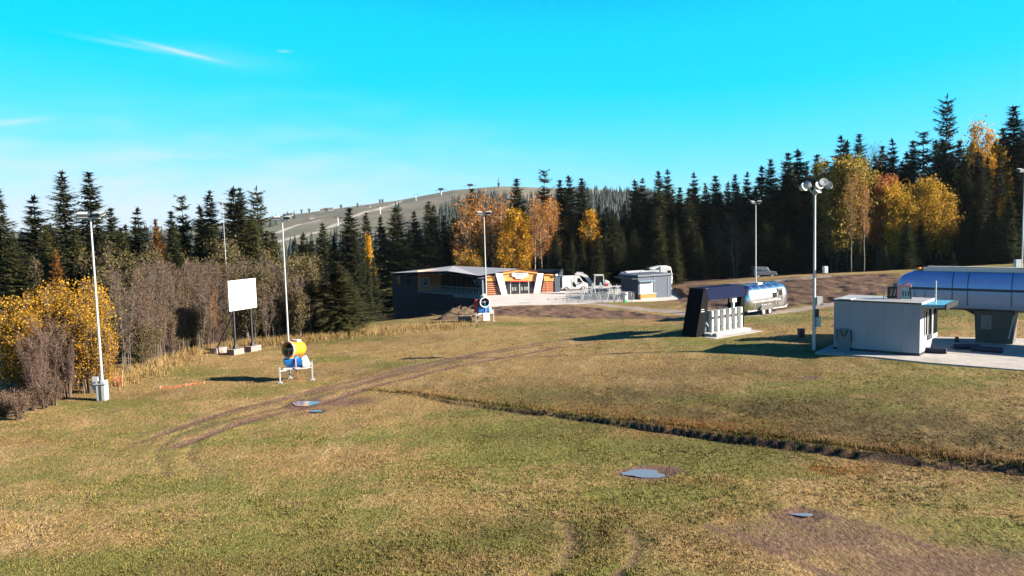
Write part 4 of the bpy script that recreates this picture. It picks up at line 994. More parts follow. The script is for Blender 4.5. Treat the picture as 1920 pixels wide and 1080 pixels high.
# end wall of the terrace, orange inside, with the round sign on it
ti = -nl; pn = -dl
def ipt(d, z, off=0.): q = P783 + ti * d + pn * off; return v3(q, z)
for k in range(9):
    z0 = FL + .02 + k * .37
    MB().prism([ipt(.02, z0, .02), ipt(rec, z0, .02), ipt(rec, z0 + .355, .02), ipt(.02, z0 + .355, .02)], tuple(np.append(pn * .06, 0))).build('orange_board', mat('terrace_orange_sun_lift', (.72, .26, .08), .5, var=.15), lod, world=True)  # orange brightened in the colour to make up for missing sunlight here
cd = 1.5; zc = zat(528, P783 + ti * cd)
sgn = MB().cyl(ipt(cd, zc, .09), ipt(cd, zc, .17), .86, n=32).build('round_sign', BLACKP, lod, world=True)
rg = MB().lathe(ipt(cd, zc, .17), tuple(np.append(pn, 0)), [(0, .56), (.05, .56), (.05, .80), (0, .80)], 32).mesh('sign_ring'); rg.transform(Matrix.Translation(-lod.location)); link('sign_ring', rg, WHITE_CLEAN, sgn)
mt = Matrix.Translation(Vector(ipt(cd, zc, .19)) - lod.location) @ Matrix.Rotation(math.atan2(pn[1], pn[0]) + math.pi / 2, 4, 'Z') @ Matrix.Rotation(math.pi / 2, 4, 'X')
text_mesh('N', 1.1, WHITE_CLEAN, 'sign_letter', sgn, mt, .015)
# white fan emblem on the dark back wall
ec = on_line(889, A2, B2) - nl * .6; ez = zat(528, ec)
def emb(u, w): return v3(ec + dl * -u, ez + w)
for (u0, w0, u1, w1) in ((-.75, .3, -.4, -.22), (-.14, -.42, .14, -.42), (.4, -.22, .75, .3), (-.25, .35, -.25, .05), (0, .45, 0, -.1), (.25, .35, .25, 0)):
    MB().bar(emb(u0, w0), emb(u1, w1), .05, .13 if abs(u0) > .3 or w0 < 0 else .06).build('emblem_stroke', WHITE_CLEAN, lod, world=True)
MB().bar(v3(ec + dl * 1.2 - nl * .1, ez + .75), v3(ec + dl * -1.2 - nl * .1, ez + .75), .1, .1).build('emblem_rail', DARKM, lod, world=True)
# strip lamp under the eave
la, lb = on_line(823, A2 + nl * .2, B2 + nl * .2), on_line(834, A2 + nl * .2, B2 + nl * .2)
MB().bar(v3(la, zat(515.5, la)), v3(lb, zat(513, lb)), .12, .12).build('eave_lamp', WHITE_CLEAN, lod, world=True)
rail = MB(); r0, r1 = P783 + nl * .0, B2 + dl * .4
MB().bar(v3(r0, FL + 1.08), v3(r1, FL + 1.08), .06, .06).build('handrail', GALV, lod, world=True)
for i in range(24):
    q = r0 + (r1 - r0) * (i + .5) / 24; MB().bar(v3(q, FL), v3(q, FL + 1.06), .07, .05).build('baluster', GALV, lod, world=True)
# corner pier
bq = B2 + df * .35
wall(MB(), B2 - df * .75 * 0 + dl * .55, B2 + df * .05, FL - .02, eave + .35, .35, n=-nl).build('corner_pier', NAVY2, lod, world=True)
# front: orange fascia, white raked columns, slats, glazed doors
def fpt(px, py, off=0.): q = on_line(px, B2 + nf * off, C2 + nf * off); return v3(q, zat(py, q))
def fpanel(name, px_py, m, off, t=.12, parent=None):
    return MB().prism([fpt(a, b, off) for a, b in px_py], tuple(np.append(-nf * t, 0))).build(name, m, parent or lod, world=True)
wall(MB(), B2 - nf * .6, C2 - nf * .6, FL, eave + .4, .2, n=-nf).build('front_wall', BLACKP, lod, world=True)
for i in range(4):                      # orange boards, each its own
    for a, b in ((911, 929), (943, 1008), (1020, 1040)):
        y0 = np.array([517, 509 if a == 943 else 513, 514][{911: 0, 943: 1, 1020: 2}[a]]); yb = 527.2; h = (yb - y0) / 4
        fpanel('board', [(a, y0 + h * i + .18), (b, y0 + h * i + .18), (b, y0 + h * (i + 1)), (a, y0 + h * (i + 1))], WOOD_O, .02)
fpanel('gable_board', [(943, 508.9), (1008, 508.9), (1003, 507.2), (975, 504.8), (950, 507.2)], WOOD_O, .02)
for i in range(6):
    y = 530.2 + i * 3.9
    fpanel('slat', [(911, y), (929 + i * .9, y), (929 + i * .9, y + 2.2), (911, y + 2.2)], WOOD_R, .0, .06); fpanel('slat', [(1019 - i * 1.0, y - .6), (1037, y - 1.0), (1037, y + 1.2), (1019 - i * 1.0, y + 1.4)], WOOD_R, .0, .06)
fpanel('slat_post', [(1024.5, 528), (1026, 528), (1026, 552), (1024.5, 552)], WOOD_R, .06, .05)
fpanel('raked_column', [(929.5, 512.5), (942.5, 512.5), (952, 557), (941, 557)], WHITE_CLEAN, .35, .4)
fpanel('raked_column', [(1008, 512.5), (1019.5, 512.5), (1010.5, 556.5), (998.5, 556.5)], WHITE_CLEAN, .35, .4)
for a, b in ((951, 956.3), (957.7, 973.3), (974.7, 990.3), (991.7, 999)):
    fpanel('glass_pane', [(a - (2 if a == 951 else 0), 528.5), (b, 528.5), (b, 553.3), (a, 553.3)], GLASSD, -.05, .04)
for a in (957, 974, 991): fpanel('door_frame', [(a - .75, 528), (a + .75, 528), (a + .75, 553.6), (a - .75, 553.6)], GALV, .0, .08)
for a in (961, 966, 978, 984, 988):     # pale furniture standing behind the glass
    q = on_line(a, B2 - nf * .02, C2 - nf * .02); MB().box(v3(q, FL + .75), (.28, .05, .55), math.atan2(df[1], df[0])).build('chair_back', mat('pale_fabric', (.16, .155, .145), .8), lod, world=True)
fpanel('canopy', [(957, 526.6), (992, 526.6), (992, 528.2), (957, 528.2)], RED, .35, .3)
sg = fpanel('entrance_sign', [(960, 511.8), (990.5, 511.8), (990.5, 517.5), (985, 519), (980, 522.6), (968, 522.6), (965, 518.5), (960, 518)], WHITE_CLEAN, .22, .08)
sc = np.array(fpt(975.5, 514.8, .3)); mt = Matrix.Translation(Vector(sc) - lod.location) @ Matrix.Rotation(math.atan2(df[1], df[0]), 4, 'Z') @ Matrix.Rotation(math.pi / 2, 4, 'X')
text_mesh('ANTIP', .42, mat('sign_grey', (.25, .25, .27), .5), 'lettering', sg, mt, .01)
fpanel('end_pier', [(1040, 513.5), (1048.5, 513.5), (1048.5, 555.5), (1040, 555.5)], NAVY2, .1, .6)
lq = fpt(1043.5, 515.5, .3); MB().cyl(lq, tuple(np.array(lq) + np.append(nf * .15, 0)), .2, n=14).build('wall_lamp', LAMPG, lod, world=True)

# ------------------------------------------------------------------ kiosk, bin, vehicles round the plaza
ka = math.radians(25); kq = at(1197, 560, 109.0)
kio = thing('kiosk', 'dark blue grey flat roofed kiosk with roller shutter and orange counter', 'kiosk', (kq[0], kq[1], PLAZA_Z), ka)
KW, KD, KH = 5.5, 4.3, 3.05
MB().box((KW / 2, KD / 2, KH / 2), (KW, KD, KH)).build('body', NAVY2, kio)
MB().box((-.021, KD / 2, KH / 2 - .1), (.04, KD - .1, KH - .3)).build('side_wall', NAVY, kio)
MB().box((KW / 2, KD / 2 + .05, KH + .13), (KW + .35, KD + .5, .26)).build('roof', mat('kiosk_roof', (.07, .08, .10), .5), kio, bevel=.03)
MB().box((-.55, KD / 2, KH - .2), (1.0, KD + .2, .14)).build('canopy', DARKM, kio)
sh = MB().box((1.25, -.02, 1.55), (2.15, .05, 1.5)).build('shutter', LAMPG, kio)
for i in range(8): MB().box((1.25, -.07, .92 + i * .18), (2.05, .05, .12)).build('shutter_slat', WHITE, sh)
MB().box((1.2, -.28, 2.46), (2.6, .5, .16)).build('shutter_hood', mat('kiosk_hood', (.10, .15, .20), .4), kio)
ct = MB().box((1.2, -.33, .36), (2.5, .6, .66)).build('counter', mat('counter_orange', (.55, .13, .025), .5), kio)
MB().box((1.2, -.36, .74), (2.65, .72, .08)).build('counter_top', WHITE, ct)
MB().box((1.2, -.645, .06), (2.5, .03, .1)).build('counter_plinth', WHITE, ct)
for x in (2.62, 4.95): MB().box((x, -.03, KH / 2), (.07, .05, KH - .1)).build('corner_trim', mat('kiosk_trim', (.16, .19, .23), .5), kio)
MB().bar((.2, .1, KH + .2), (.45, .1, KH + .75), .1).build('roof_bracket', DARKM, kio)
bq = at(1172, 560, 105.2)
lb_ = thing('litter_bin', 'white box bin on a green foot beside the kiosk', 'bin', (bq[0], bq[1], PLAZA_Z), .3)
MB().box((0, 0, .85), (.62, .5, 1.0)).build('body', WHITE_CLEAN, lb_, bevel=.04); MB().box((0, 0, .18), (.42, .36, .36)).build('foot', mat('green_plastic', (.02, .34, .13), .5), lb_); MB().box((0, -.26, 1.12), (.4, .03, .12)).build('slot', BLACKP, lb_); MB().box((0, 0, 1.38), (.68, .56, .06)).build('lid', WHITE, lb_)

def wheel(parent, x, y, r, w=.22, rim=GALV, name='wheel'):
    t = MB().lathe((x, y - w / 2, r), (0, 1, 0), [(0, r * .6), (0, r * .95), (w * .15, r), (w * .85, r), (w, r * .95), (w, r * .6)], 20).build(name, RUBBER, parent, smooth=True)
    MB().lathe((x, y - w / 2 + .02, r), (0, 1, 0), [(0, 0.02), (0, r * .2), (.02, r * .25), (.05, r * .5), (0, r * .6), (w - .04, r * .6), (w - .04, .02)], 20).build('rim', rim, t)
    return t
def car_body(prof, w, tum=.12):         # prof: side outline ring (x,z); sides lean in above the belt
    zs = [z for _, z in prof]; z0, z1 = min(zs), max(zs); R = []
    for k, f in ((-1, 1.), (1, 1.)):
        R.append([(x, k * (w / 2 - tum * max(0, (z - z0 - .45 * (z1 - z0)) / (z1 - z0))), z) for x, z in prof])
    return MB().loft(R)
vq = at(1074, 541, 125.5)
van = thing('panel_van', 'white panel van parked beside the lodge', 'van', (vq[0] + .05, 125.5, PLAZA_Z + .0), 0.06)
car_body([(-1.85, .35), (2.15, .35), (2.25, .7), (2.15, 1.05), (1.5, 1.3), (.95, 2.15), (.7, 2.25), (-1.7, 2.25), (-1.85, 2.1)], 1.95).build('body', WHITE_CLEAN, van, bevel=.05)
for s in (-1, 1):
    MB().prism([(1.42, s * .985, 1.28), (.62, s * .985, 1.28), (.62, s * .93, 1.95), (.95, s * .93, 1.95)], (0, s * .02, 0)).build('side_window', GLASSD, van)
    for x in (1.45, -1.15): wheel(van, x, s * .88, .33)
    MB().box((1.3, s * 1.12, 1.25), (.1, .2, .22)).build('wing_mirror', BLACKP, van); MB().box((2.17, s * .7, .85), (.1, .35, .18)).build('headlight', LAMPG, van)
MB().quad((1.53, -.85, 1.33), (1.53, .85, 1.33), (1.02, .8, 2.1), (1.02, -.8, 2.1)).build('windscreen', GLASSD, van)
MB().box((2.2, 0, .5), (.14, 1.8, .2)).build('bumper', BLACKP, van); MB().box((-.35, -.98, 1.2), (.02, .02, 1.5)).build('door_seam', BLACKP, van)

# small excavator with its boom arched towards the van
eq = at(1124, 540, 119.0)
exc = thing('mini_excavator', 'white compact excavator with arched boom and open framed cab', 'excavator', (eq[0], 119, PLAZA_Z), 0.0)
for s in (-1, 1):
    tr = MB().prism([(-1.3, s * .75 - .2, .25), (-1.05, s * .75 - .2, .02), (1.05, s * .75 - .2, .02), (1.3, s * .75 - .2, .25), (1.15, s * .75 - .2, .58), (-1.15, s * .75 - .2, .58)], (0, .4, 0)).build('track', RUBBER, exc)
    for x in (-.8, -.4, 0, .4, .8): MB().cyl((x, s * .75 - .22, .27), (x, s * .75 + .22, .27), .15, n=10).build('roller', DARKM, tr)
MB().box((0, 0, .62), (1.3, 1.2, .2)).build('turntable', DARKM, exc)
MB().box((.25, 0, .92), (2.5, 1.7, .42)).build('deck', WHITE_CLEAN, exc, bevel=.06)
MB().prism([(.72, -.85, 1.13), (1.5, -.85, 1.13), (1.42, -.85, 1.75), (1.1, -.85, 1.95), (.72, -.85, 1.9)], (0, 1.7, 0)).build('engine_cover', WHITE_CLEAN, exc, bevel=.05)
MB().box((1.02, -.87, 1.35), (.62, .04, .35)).build('red_panel', RED, exc)
cab = MB()
for x, x2 in ((-.85, -.7), (.62, .5)):
    for y in (-.8, .2): cab.bar((x, y, 1.13), (x2, y, 2.75), .11)
for y in (-.8, .2): cab.bar((-.72, y, 2.72), (.52, y, 2.72), .11); cab.bar((-.85, y, 1.18), (.62, y, 1.18), .11)
cab.box((-.1, -.3, 2.79), (1.36, 1.15, .08)); cab.build('cab_frame', WHITE_CLEAN, exc)
MB().box((-.1, -.3, 1.95), (1.15, .9, 1.45)).build('cab_glass', GLASSD, exc)
bo = MB()
bp = [(-.95, 1.0), (-1.3, 1.75), (-1.85, 2.55), (-2.7, 2.9), (-3.4, 2.95)]
for a, b in zip(bp[:-1], bp[1:]): bo.bar((a[0], .45, a[1]), (b[0], .45, b[1]), .3, .42)
boom = bo.build('boom', WHITE_CLEAN, exc)
MB().bar((-3.35, .45, 3.05), (-3.85, .45, 1.75), .26, .36).build('stick', WHITE_CLEAN, exc)
MB().bar((-1.1, .45, .95), (-2.1, .45, 2.45), .12).build('boom_cylinder', GALV, boom); MB().bar((-2.3, .45, 3.12), (-3.35, .45, 3.22), .12).build('stick_cylinder', GALV, boom)
MB().prism([(-3.75, .15, 1.8), (-4.0, .15, 1.7), (-3.95, .15, 1.1), (-3.55, .15, .95), (-3.4, .15, 1.25)], (0, .6, 0)).build('bucket', DARKM, exc)
MB().box((-1.55, 0, .3), (.12, 1.7, .45)).build('blade', DARKM, exc)

# lorry behind the kiosk
tq = at(1213, 540, 126.0)
tru = thing('lorry', 'white lorry with long low load bed parked behind the kiosk', 'truck', (tq[0], 126, PLAZA_Z), .0)
MB().prism([(1.9, -1.2, .55), (3.75, -1.2, .55), (3.85, -1.2, 1.6), (3.6, -1.2, 3.2), (3.3, -1.2, 3.4), (1.9, -1.2, 3.4)], (0, 2.4, 0)).build('cab', WHITE_CLEAN, tru, bevel=.08)
MB().prism([(3.05, -1.22, 1.9), (3.7, -1.22, 1.9), (3.56, -1.22, 2.75), (3.05, -1.22, 2.75)], (0, .03, 0)).build('side_window', GLASSD, tru)
MB().quad((3.8, -1.05, 1.9), (3.8, 1.05, 1.9), (3.64, 1.0, 3.0), (3.64, -1.0, 3.0)).build('windscreen', GLASSD, tru)
MB().hexa([(-3.4, -1.2, 1.0), (1.75, -1.2, 1.0), (1.75, 1.2, 1.0), (-3.4, 1.2, 1.0), (-3.4, -1.2, 2.65), (1.75, -1.2, 2.85), (1.75, 1.2, 2.85), (-3.4, 1.2, 2.65)]).build('load_body', WHITE_CLEAN, tru, bevel=.04)
MB().hexa([(.2, -1.0, 3.0), (1.9, -1.0, 2.86), (1.9, 1.0, 2.86), (.2, 1.0, 3.0), (.5, -.9, 3.15), (1.9, -.95, 3.42), (1.9, .95, 3.42), (.5, .9, 3.15)]).build('wind_deflector', WHITE_CLEAN, tru)
MB().box((1.82, 0, 1.9), (.12, 1.9, 2.4)).build('cab_gap', DARKM, tru); MB().box((0, 0, .75), (7.2, .9, .3)).build('chassis', DARKM, tru)
MB().box((-3.7, 0, 2.3), (.6, 2.2, .5)).build('tail_frame', mat('tail_blue', (.12, .14, .3), .5), tru)
for x in (2.9, -1.2, -2.4):
    for s in (-1, 1): wheel(tru, x, s * 1.05, .5, .3)

# dark jeep parked in the shade of the wood
jq = at(1431, 522, 129.0)
jee = thing('off_road_car', 'dark boxy off road car parked in the shade of the wood', 'car', (jq[0], 129, hz(jq[0], 129)), .08)
jm = mat('jeep_paint', (.055, .06, .08), .4, .1, var=.1)
car_body([(-1.85, .45), (1.85, .45), (1.9, .95), (.75, 1.08), (.4, 1.75), (-1.75, 1.78), (-1.85, 1.0)], 1.7).build('body', jm, jee, bevel=.04)
for s in (-1, 1):
    MB().prism([(.58, s * .83, 1.1), (-.35, s * .83, 1.1), (-.35, s * .76, 1.62), (.32, s * .76, 1.62)], (0, s * .02, 0)).build('side_window', GLASSD, jee); MB().prism([(-.5, s * .83, 1.1), (-1.65, s * .83, 1.1), (-1.6, s * .76, 1.62), (-.5, s * .76, 1.62)], (0, s * .02, 0)).build('side_window', GLASSD, jee)
    for x in (1.2, -1.15): wheel(jee, x, s * .75, .38)
    MB().cyl((1.88, s * .55, .82), (1.93, s * .55, .82), .11, n=12).build('headlight', LAMPG, jee)
MB().box((1.95, 0, .52), (.12, 1.6, .16)).build('bumper', GALV, jee); MB().cyl((-1.9, 0, 1.0), (-2.08, 0, 1.0), .34, n=16).build('spare_wheel', RUBBER, jee)

# crowd barriers and ski racks in front of the van
def make_barrier():
    b = thing('crowd_barrier', 'galvanised crowd barrier standing in the rows beside the lodge', 'barrier', (0, 0, 0), 0, 'crowd barriers on the plaza')
    f = MB()
    for z in (.2, 1.08): f.cyl((-1.1, 0, z), (1.1, 0, z), .028, n=6)
    for x in (-1.1, 1.1): f.cyl((x, 0, .05), (x, 0, 1.08), .028, n=6)
    f.build('frame', GALV, b)
    br = MB()
    for i in range(14): br.cyl((-.98 + i * .15, 0, .2), (-.98 + i * .15, 0, 1.08), .016, n=5)
    br.build('infill_bars', GALV, b)
    for x in (-.8, .8): MB().bar((x, -.3, .03), (x, .3, .03), .06, .03).build('foot', GALV, b)
    return b
bar0 = make_barrier(); first = True
for r, (Y, n, px0) in enumerate(((106.8, 4, 1062), (109.4, 5, 1060), (112.2, 5, 1060), (115.0, 4, 1062))):
    for i in range(n):
        q = at(px0 + 15 + i * 2.28 * 1500 / Y, 556, Y + random.uniform(-.3, .3)); rz = random.uniform(-.12, .12)
        if first: bar0.location = (q[0], q[1], PLAZA_Z); bar0.rotation_euler = (0, 0, rz); first = False
        else: copy_tree(bar0, (q[0], q[1], PLAZA_Z), rz)
def make_rack():
    b = thing('ski_rack', 'white A-frame ski rack standing among the crowd barriers', 'ski rack', (0, 0, 0), 0, 'ski racks on the plaza')
    for y in (-.8, .8):
        MB().bar((-.5, y, 0), (0, y, 2.3), .08).bar((.5, y, 0), (0, y, 2.3), .08).bar((-.28, y, 1.0), (.28, y, 1.0), .06).build('end_frame', WHITE_CLEAN, b)
    for x, z in ((0, 2.26), (-.28, 1.0), (.28, 1.0), (-.42, .35), (.42, .35)): MB().cyl((x, -.8, z), (x, .8, z), .03, n=6).build('rail', GALV, b)
    return b
rk0 = make_rack(); first = True
for px, Y in ((1098, 111), (1112.5, 110.5), (1127, 111), (1144, 109), (1158, 106.2)):
    q = at(px, 556, Y); rz = random.uniform(-.1, .1)
    if first: rk0.location = (q[0], q[1], PLAZA_Z); rk0.rotation_euler = (0, 0, rz); first = False
    else: copy_tree(rk0, (q[0], q[1], PLAZA_Z), rz)
# ------------------------------------------------------------------ operator hut
h0 = atz(1563, 654, SLAB_Z); h1 = atz(1724, 667.5, SLAB_Z)
hd = (h1 - h0)[:2]; HL = float(np.linalg.norm(hd)); ha = math.atan2(hd[1], hd[0])
hut = thing('operator_hut', 'white flat roofed operator hut on the concrete lift pavement', 'hut', (h0[0], h0[1], SLAB_Z), ha)
HW, HH = 3.0, 3.0
HUTM = mat('hut_white', (.245, .245, .275), .5, var=.04, scale=2, dirt=(.17, .165, .175), dirt_amt=.3)
MB().box((HL / 2, HW / 2, HH / 2 + .06), (HL, HW, HH - .12)).build('wall', HUTM, hut)
MB().box((HL / 2, HW / 2, .07), (HL + .03, HW + .03, .14)).build('plinth', DARKM, hut)
for i in range(1, 5): MB().box((HL * i / 5, -.004, HH / 2 + .06), (.018, .012, HH - .2)).build('panel_joint', mat('joint_grey', (.22, .22, .23), .6), hut)
rf = MB().box((HL / 2, HW / 2, HH + .035), (HL + .12, HW + .12, .07)).build('roof', mat('hut_roof', (.26, .26, .26), .5, .1), hut)
MB().box((HL / 2, -.075, HH + .03), (HL + .16, .03, .08)).build('roof_edge', DARKM, rf); MB().box((HL + .075, HW / 2, HH + .03), (.03, HW + .12, .13)).build('roof_edge', WHITE, rf)
MB().hexa([(.3, -.04, HH + .072), (1.0, -.04, HH + .072), (1.0, .9, HH + .072), (.3, .9, HH + .072), (.3, -.04, HH + .11), (1.0, -.04, HH + .11), (1.0, .9, HH + .11), (.3, .9, HH + .11)]).build('roof_sheet', WHITE, rf)
wnd = MB().box((HL + .015, 1.25, 1.75), (.04, .5, 1.35)).build('window', GLASSD, hut)
for y in (.97, 1.53): MB().box((HL + .045, y, 1.75), (.03, .07, 1.45)).build('window_frame', WHITE_CLEAN, wnd)
aw = MB().hexa([(HL + .03, .1, HH - .14), (HL + 1.25, .1, HH - .1), (HL + 1.25, 2.9, HH - .1), (HL + .03, 2.9, HH - .14), (HL + .03, .1, HH - .02), (HL + 1.25, .1, HH + .0), (HL + 1.25, 2.9, HH + .0), (HL + .03, 2.9, HH - .02)]).build('awning', mat('awning_blue', (.10, .34, .46), .3, .2), hut)
MB().box((HL + .64, 1.5, HH - .17), (1.2, 2.7, .05)).build('awning_lining', WHITE, aw); MB().box((HL + 1.29, 1.5, HH - .12), (.08, 2.85, .3)).build('awning_gutter', BLACKP, aw)
bay = MB().box((HL + .13, 2.35, 1.75), (.26, 1.2, 1.9)).build('bay', WHITE_CLEAN, hut)
MB().box((HL + .14, 1.735, 1.8), (.14, .03, 1.5)).build('bay_window', GLASSD, bay); MB().box((HL + .272, 2.35, 1.8), (.03, .95, 1.5)).build('bay_window', GLASSD, bay)
for x in (.04, .235): MB().box((HL + x, 1.72, 1.8), (.05, .04, 1.6)).build('bay_mullion', WHITE_CLEAN, bay)
MB().cyl((HL + .45, 1.5, HH), (HL + .45, 1.5, HH + 1.25), .045, n=8).build('roof_mast', STEEL_W, hut)
# grey safety gate leaning on the wall, with a rounded top
gx = .65
gt = thing('folded_gate', 'grey round shouldered gate panel leaning on the shaded hut wall', 'gate', tuple(np.array((h0[0], h0[1], SLAB_Z)) + np.array((math.cos(ha) * gx + math.sin(ha) * .18, math.sin(ha) * gx - math.cos(ha) * .18, 0))), ha)
gm = mat('gate_grey', (.13, .135, .15), .5, .2)
MB().prism([(-.36, 0, 0), (.36, 0, 0), (.40, .03, .9), (.36, .06, 1.2), (.22, .06, 1.32), (-.22, .06, 1.32), (-.36, .06, 1.2), (-.40, .03, .9)], (0, .06, 0)).build('panel', gm, gt, bevel=.01)
for z in (.3, .75): MB().box((0, -.02 + z * .05, z), (.62, .05, .08)).build('rib', gm, gt)
for x in (-.2, .2): MB().bar((x, -.02, 1.25), (x * .3, .0, .85), .05).build('brace', DARKM, gt)
for x in (-.43, .43): MB().bar((x, 0.02, .55), (x * .97, .06, 1.25), .05).build('side_tube', DARKM, gt)
# display boards on the hut roof
def roof_at(u, v, z=.075): return (h0[0] + math.cos(ha) * u - math.sin(ha) * v, h0[1] + math.sin(ha) * u + math.cos(ha) * v, SLAB_Z + HH + z)
bb = thing('black_display', 'black framed display board standing on the hut roof', 'display board', roof_at(2.85, 1.9), ha + .25)
MB().box((0, 0, .36), (.62, .16, .72)).build('case', BLACKP, bb, bevel=.02); MB().box((0, -.09, .38), (.42, .02, .5)).build('screen', GLASSD, bb); MB().bar((-.5, 0, 0), (-.5, 0, .78), .06).build('side_post', WHITE, bb); MB().bar((-.42, 0, .1), (-.3, 0, .1), .04).build('bracket', DARKM, bb)
for x in (-.1, .1): MB().bar((x - .04, -.105, .18), (x + .06, -.105, .56), .05, .02).build('symbol', mat('symbol_grey', (.30, .30, .32), .5), bb)
rb = thing('red_display', 'red and white framed sign board standing on the hut roof', 'sign', roof_at(3.55, 1.75), ha + .25)
fr = MB().box((-.33, 0, .4), (.16, .2, .84)).box((.03, 0, .78), (.66, .2, .14)).build('frame', PINKW, rb, bevel=.02); MB().bar((.34, 0, .0), (.26, 0, .74), .07).build('frame_side', DARKM, rb)
MB().box((.02, .04, .36), (.58, .05, .7)).build('board', mat('sign_face', (.30, .36, .35), .5), rb); MB().bar((-.15, 0, .86), (.1, 0, .97), .07).bar((.1, 0, .97), (.32, 0, .87), .07).build('arched_tube', PINKW, rb)
for x, z in ((-.08, .42), (.06, .42), (.2, .42)): MB().box((x, .0, z - .1), (.07, .02, .3)).build('symbol', mat('symbol_dark', (.03, .07, .07), .5), rb)

# ------------------------------------------------------------------ chairlift station
sa = math.radians(-39); so = at(1671, 540, 53.6)
lift = thing('chairlift_station', 'long white and blue chairlift drive station on a grey concrete column', 'lift station', (so[0], so[1], SLAB_Z), sa)
SHELL = mat('station_shell', (.21, .245, .33), .32, .0, var=.05, scale=2, spec=.6, dirt=(.17, .195, .26), dirt_amt=.4)
SHELL_T = mat('station_cover_sky_tint', (.19, .29, .56), .25, .0, var=.05, scale=2, spec=.7)  # blue sky reflection painted into the cover's base colour
SHELL_W = mat('station_top', (.40, .40, .39), .4, var=.05, scale=3)
ST = mat('station_seam', (.018, .022, .045), .5)
zb_, zm, zt_ = 2.15, 3.25, 4.42; SL = 20.0
def ringx(x, prof, f, dz=0.): return [(x, y * f, z + dz) for y, z in prof]
low = [(-1.2, zb_), (-1.32, zb_ + .25), (-1.38, zm - .1), (-1.36, zm), (1.36, zm), (1.38, zm - .1), (1.32, zb_ + .25), (1.2, zb_)]
def nose(x): t = min(1., max(0.02, x / 1.7)); return math.sqrt(1 - (1 - t) ** 2)
MB().loft([ringx(x, low, nose(x + .05)) for x in (0, .08, .25, .5, .9, 1.3, 1.8, 3, SL)]).build('lower_shell', SHELL, lift, smooth=True)
bandp = [(-1.33, zm - .01), (-1.33, zm + .17), (1.33, zm + .17), (1.33, zm - .01)]
MB().loft([ringx(x, bandp, nose(x - .1)) for x in (.15, .3, .6, 1.0, 1.8, 3, SL - .02)]).build('dark_band', ST, lift)
upp = [(-1.36, zm + .16), (-1.33, zm + .45), (-1.18, zm + .78), (-.9, zt_ - .1), (-.55, zt_), (.55, zt_), (.9, zt_ - .1), (1.18, zm + .78), (1.33, zm + .45), (1.36, zm + .16)]
def upr(x):
    t = min(1., max(0., (x - .55) / 1.5)); s = math.sqrt(1 - (1 - t) ** 2); k = .25 + .75 * s
    return [(x, y * (.5 + .5 * s), zm + .16 + (z - zm - .16) * k) for y, z in upp]
cover = MB().loft([upr(x) for x in (.55, .62, .8, 1.1, 1.5, 2.05, 3, SL - .01)]).build('upper_cover', SHELL_T, lift, smooth=True)
MB().box(((2.0 + SL) / 2, .0, zt_ + .10), (SL - 2.2, 1.5, .24)).build('top_walkway', SHELL_W, lift)
MB().cyl((2.2, -.70, zt_ + .26), (SL, -.70, zt_ + .26), .035, n=6).build('walkway_rail', DARKM, lift); 
for x in (3.9, 4.75, 7.1, 9.6, 12.2, 15, 17.6):
    MB().loft([[(x + e, y * 1.012, zm + .16 + (z - zm - .16) * 1.012) for y, z in upp] for e in (-.02, .02)]).build('cover_seam', ST, cover)
    MB().box((x, -1.352, (zb_ + zm) / 2 + .1), (.03, .1, zm - zb_ - .2)).build('shell_seam', ST, lift)
for x in (1.25, 1.75, 2.35): MB().box((x, -1.35 * nose(x), (zb_ + zm) / 2 + .1), (.025, .1, zm - zb_ - .25)).build('shell_seam', ST, lift)
mt = Matrix.Translation((.95, -1.2, zm - .42)) @ Matrix.Rotation(math.radians(-13), 4, 'Z') @ Matrix.Rotation(math.pi / 2, 4, 'X')
text_mesh('LEITNER', .25, ST, 'lettering', lift, mt, .06)
mt2 = Matrix.Translation((.62, -1.05, zm - .14)) @ Matrix.Rotation(math.radians(-22), 4, 'Z') @ Matrix.Rotation(math.pi / 2, 4, 'X'); MB().box((0, 0, 0), (.14, .09, .06)).build('emblem', ST, lift).matrix_local = mt2
MB().lathe((1.75, -.2, zt_ - .08), (0, 0, 1), [(0, .30), (.1, .30), (.2, .22), (.27, .05)], 14).build('orange_cap', ORANGE, lift, smooth=True); MB().box((1.6, -.3, zt_ - .02), (.25, .5, .12)).build('roof_fitting', GALV, lift)
# column and underside
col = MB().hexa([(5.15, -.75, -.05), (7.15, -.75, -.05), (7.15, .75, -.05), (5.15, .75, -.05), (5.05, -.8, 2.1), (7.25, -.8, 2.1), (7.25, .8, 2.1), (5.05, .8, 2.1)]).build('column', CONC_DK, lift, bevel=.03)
MB().box((5.72, -.79, 1.28), (.55, .05, .85)).build('switch_cabinet', mat('cabinet_grey', (.17, .16, .15), .5), col); MB().box((5.72, -.82, 1.28), (.42, .02, .7)).build('cabinet_door', mat('cabinet_dark', (.12, .115, .105), .5), col)
MB().bar((6.95, -.84, .35), (7.2, -.86, 1.75), .07).build('leaning_pipe', WHITE, col)
MB().hexa([(3.2, -.7, 2.02), (9.2, -.7, 2.02), (9.2, .7, 2.02), (3.2, .7, 2.02), (2.6, -1.0, 2.2), (9.8, -1.0, 2.2), (9.8, 1.0, 2.2), (2.6, 1.0, 2.2)]).build('under_frame', DARKM, lift)
MB().prism([(4.2, -.3, 2.05), (5.2, -.3, 2.05), (5.2, -.3, 1.55)], (0, .6, 0)).build('knee_brace', DARKM, lift)
MB().cyl((2.6, 0, 1.95), (2.6, 0, 2.16), 1.25, n=28).build('bullwheel', DARKM, lift)
for y in (-1.15, 1.15): MB().cyl((2.6, y, 2.05), (SL, y, 2.02), .025, n=6).build('haul_rope', DARKM, lift)
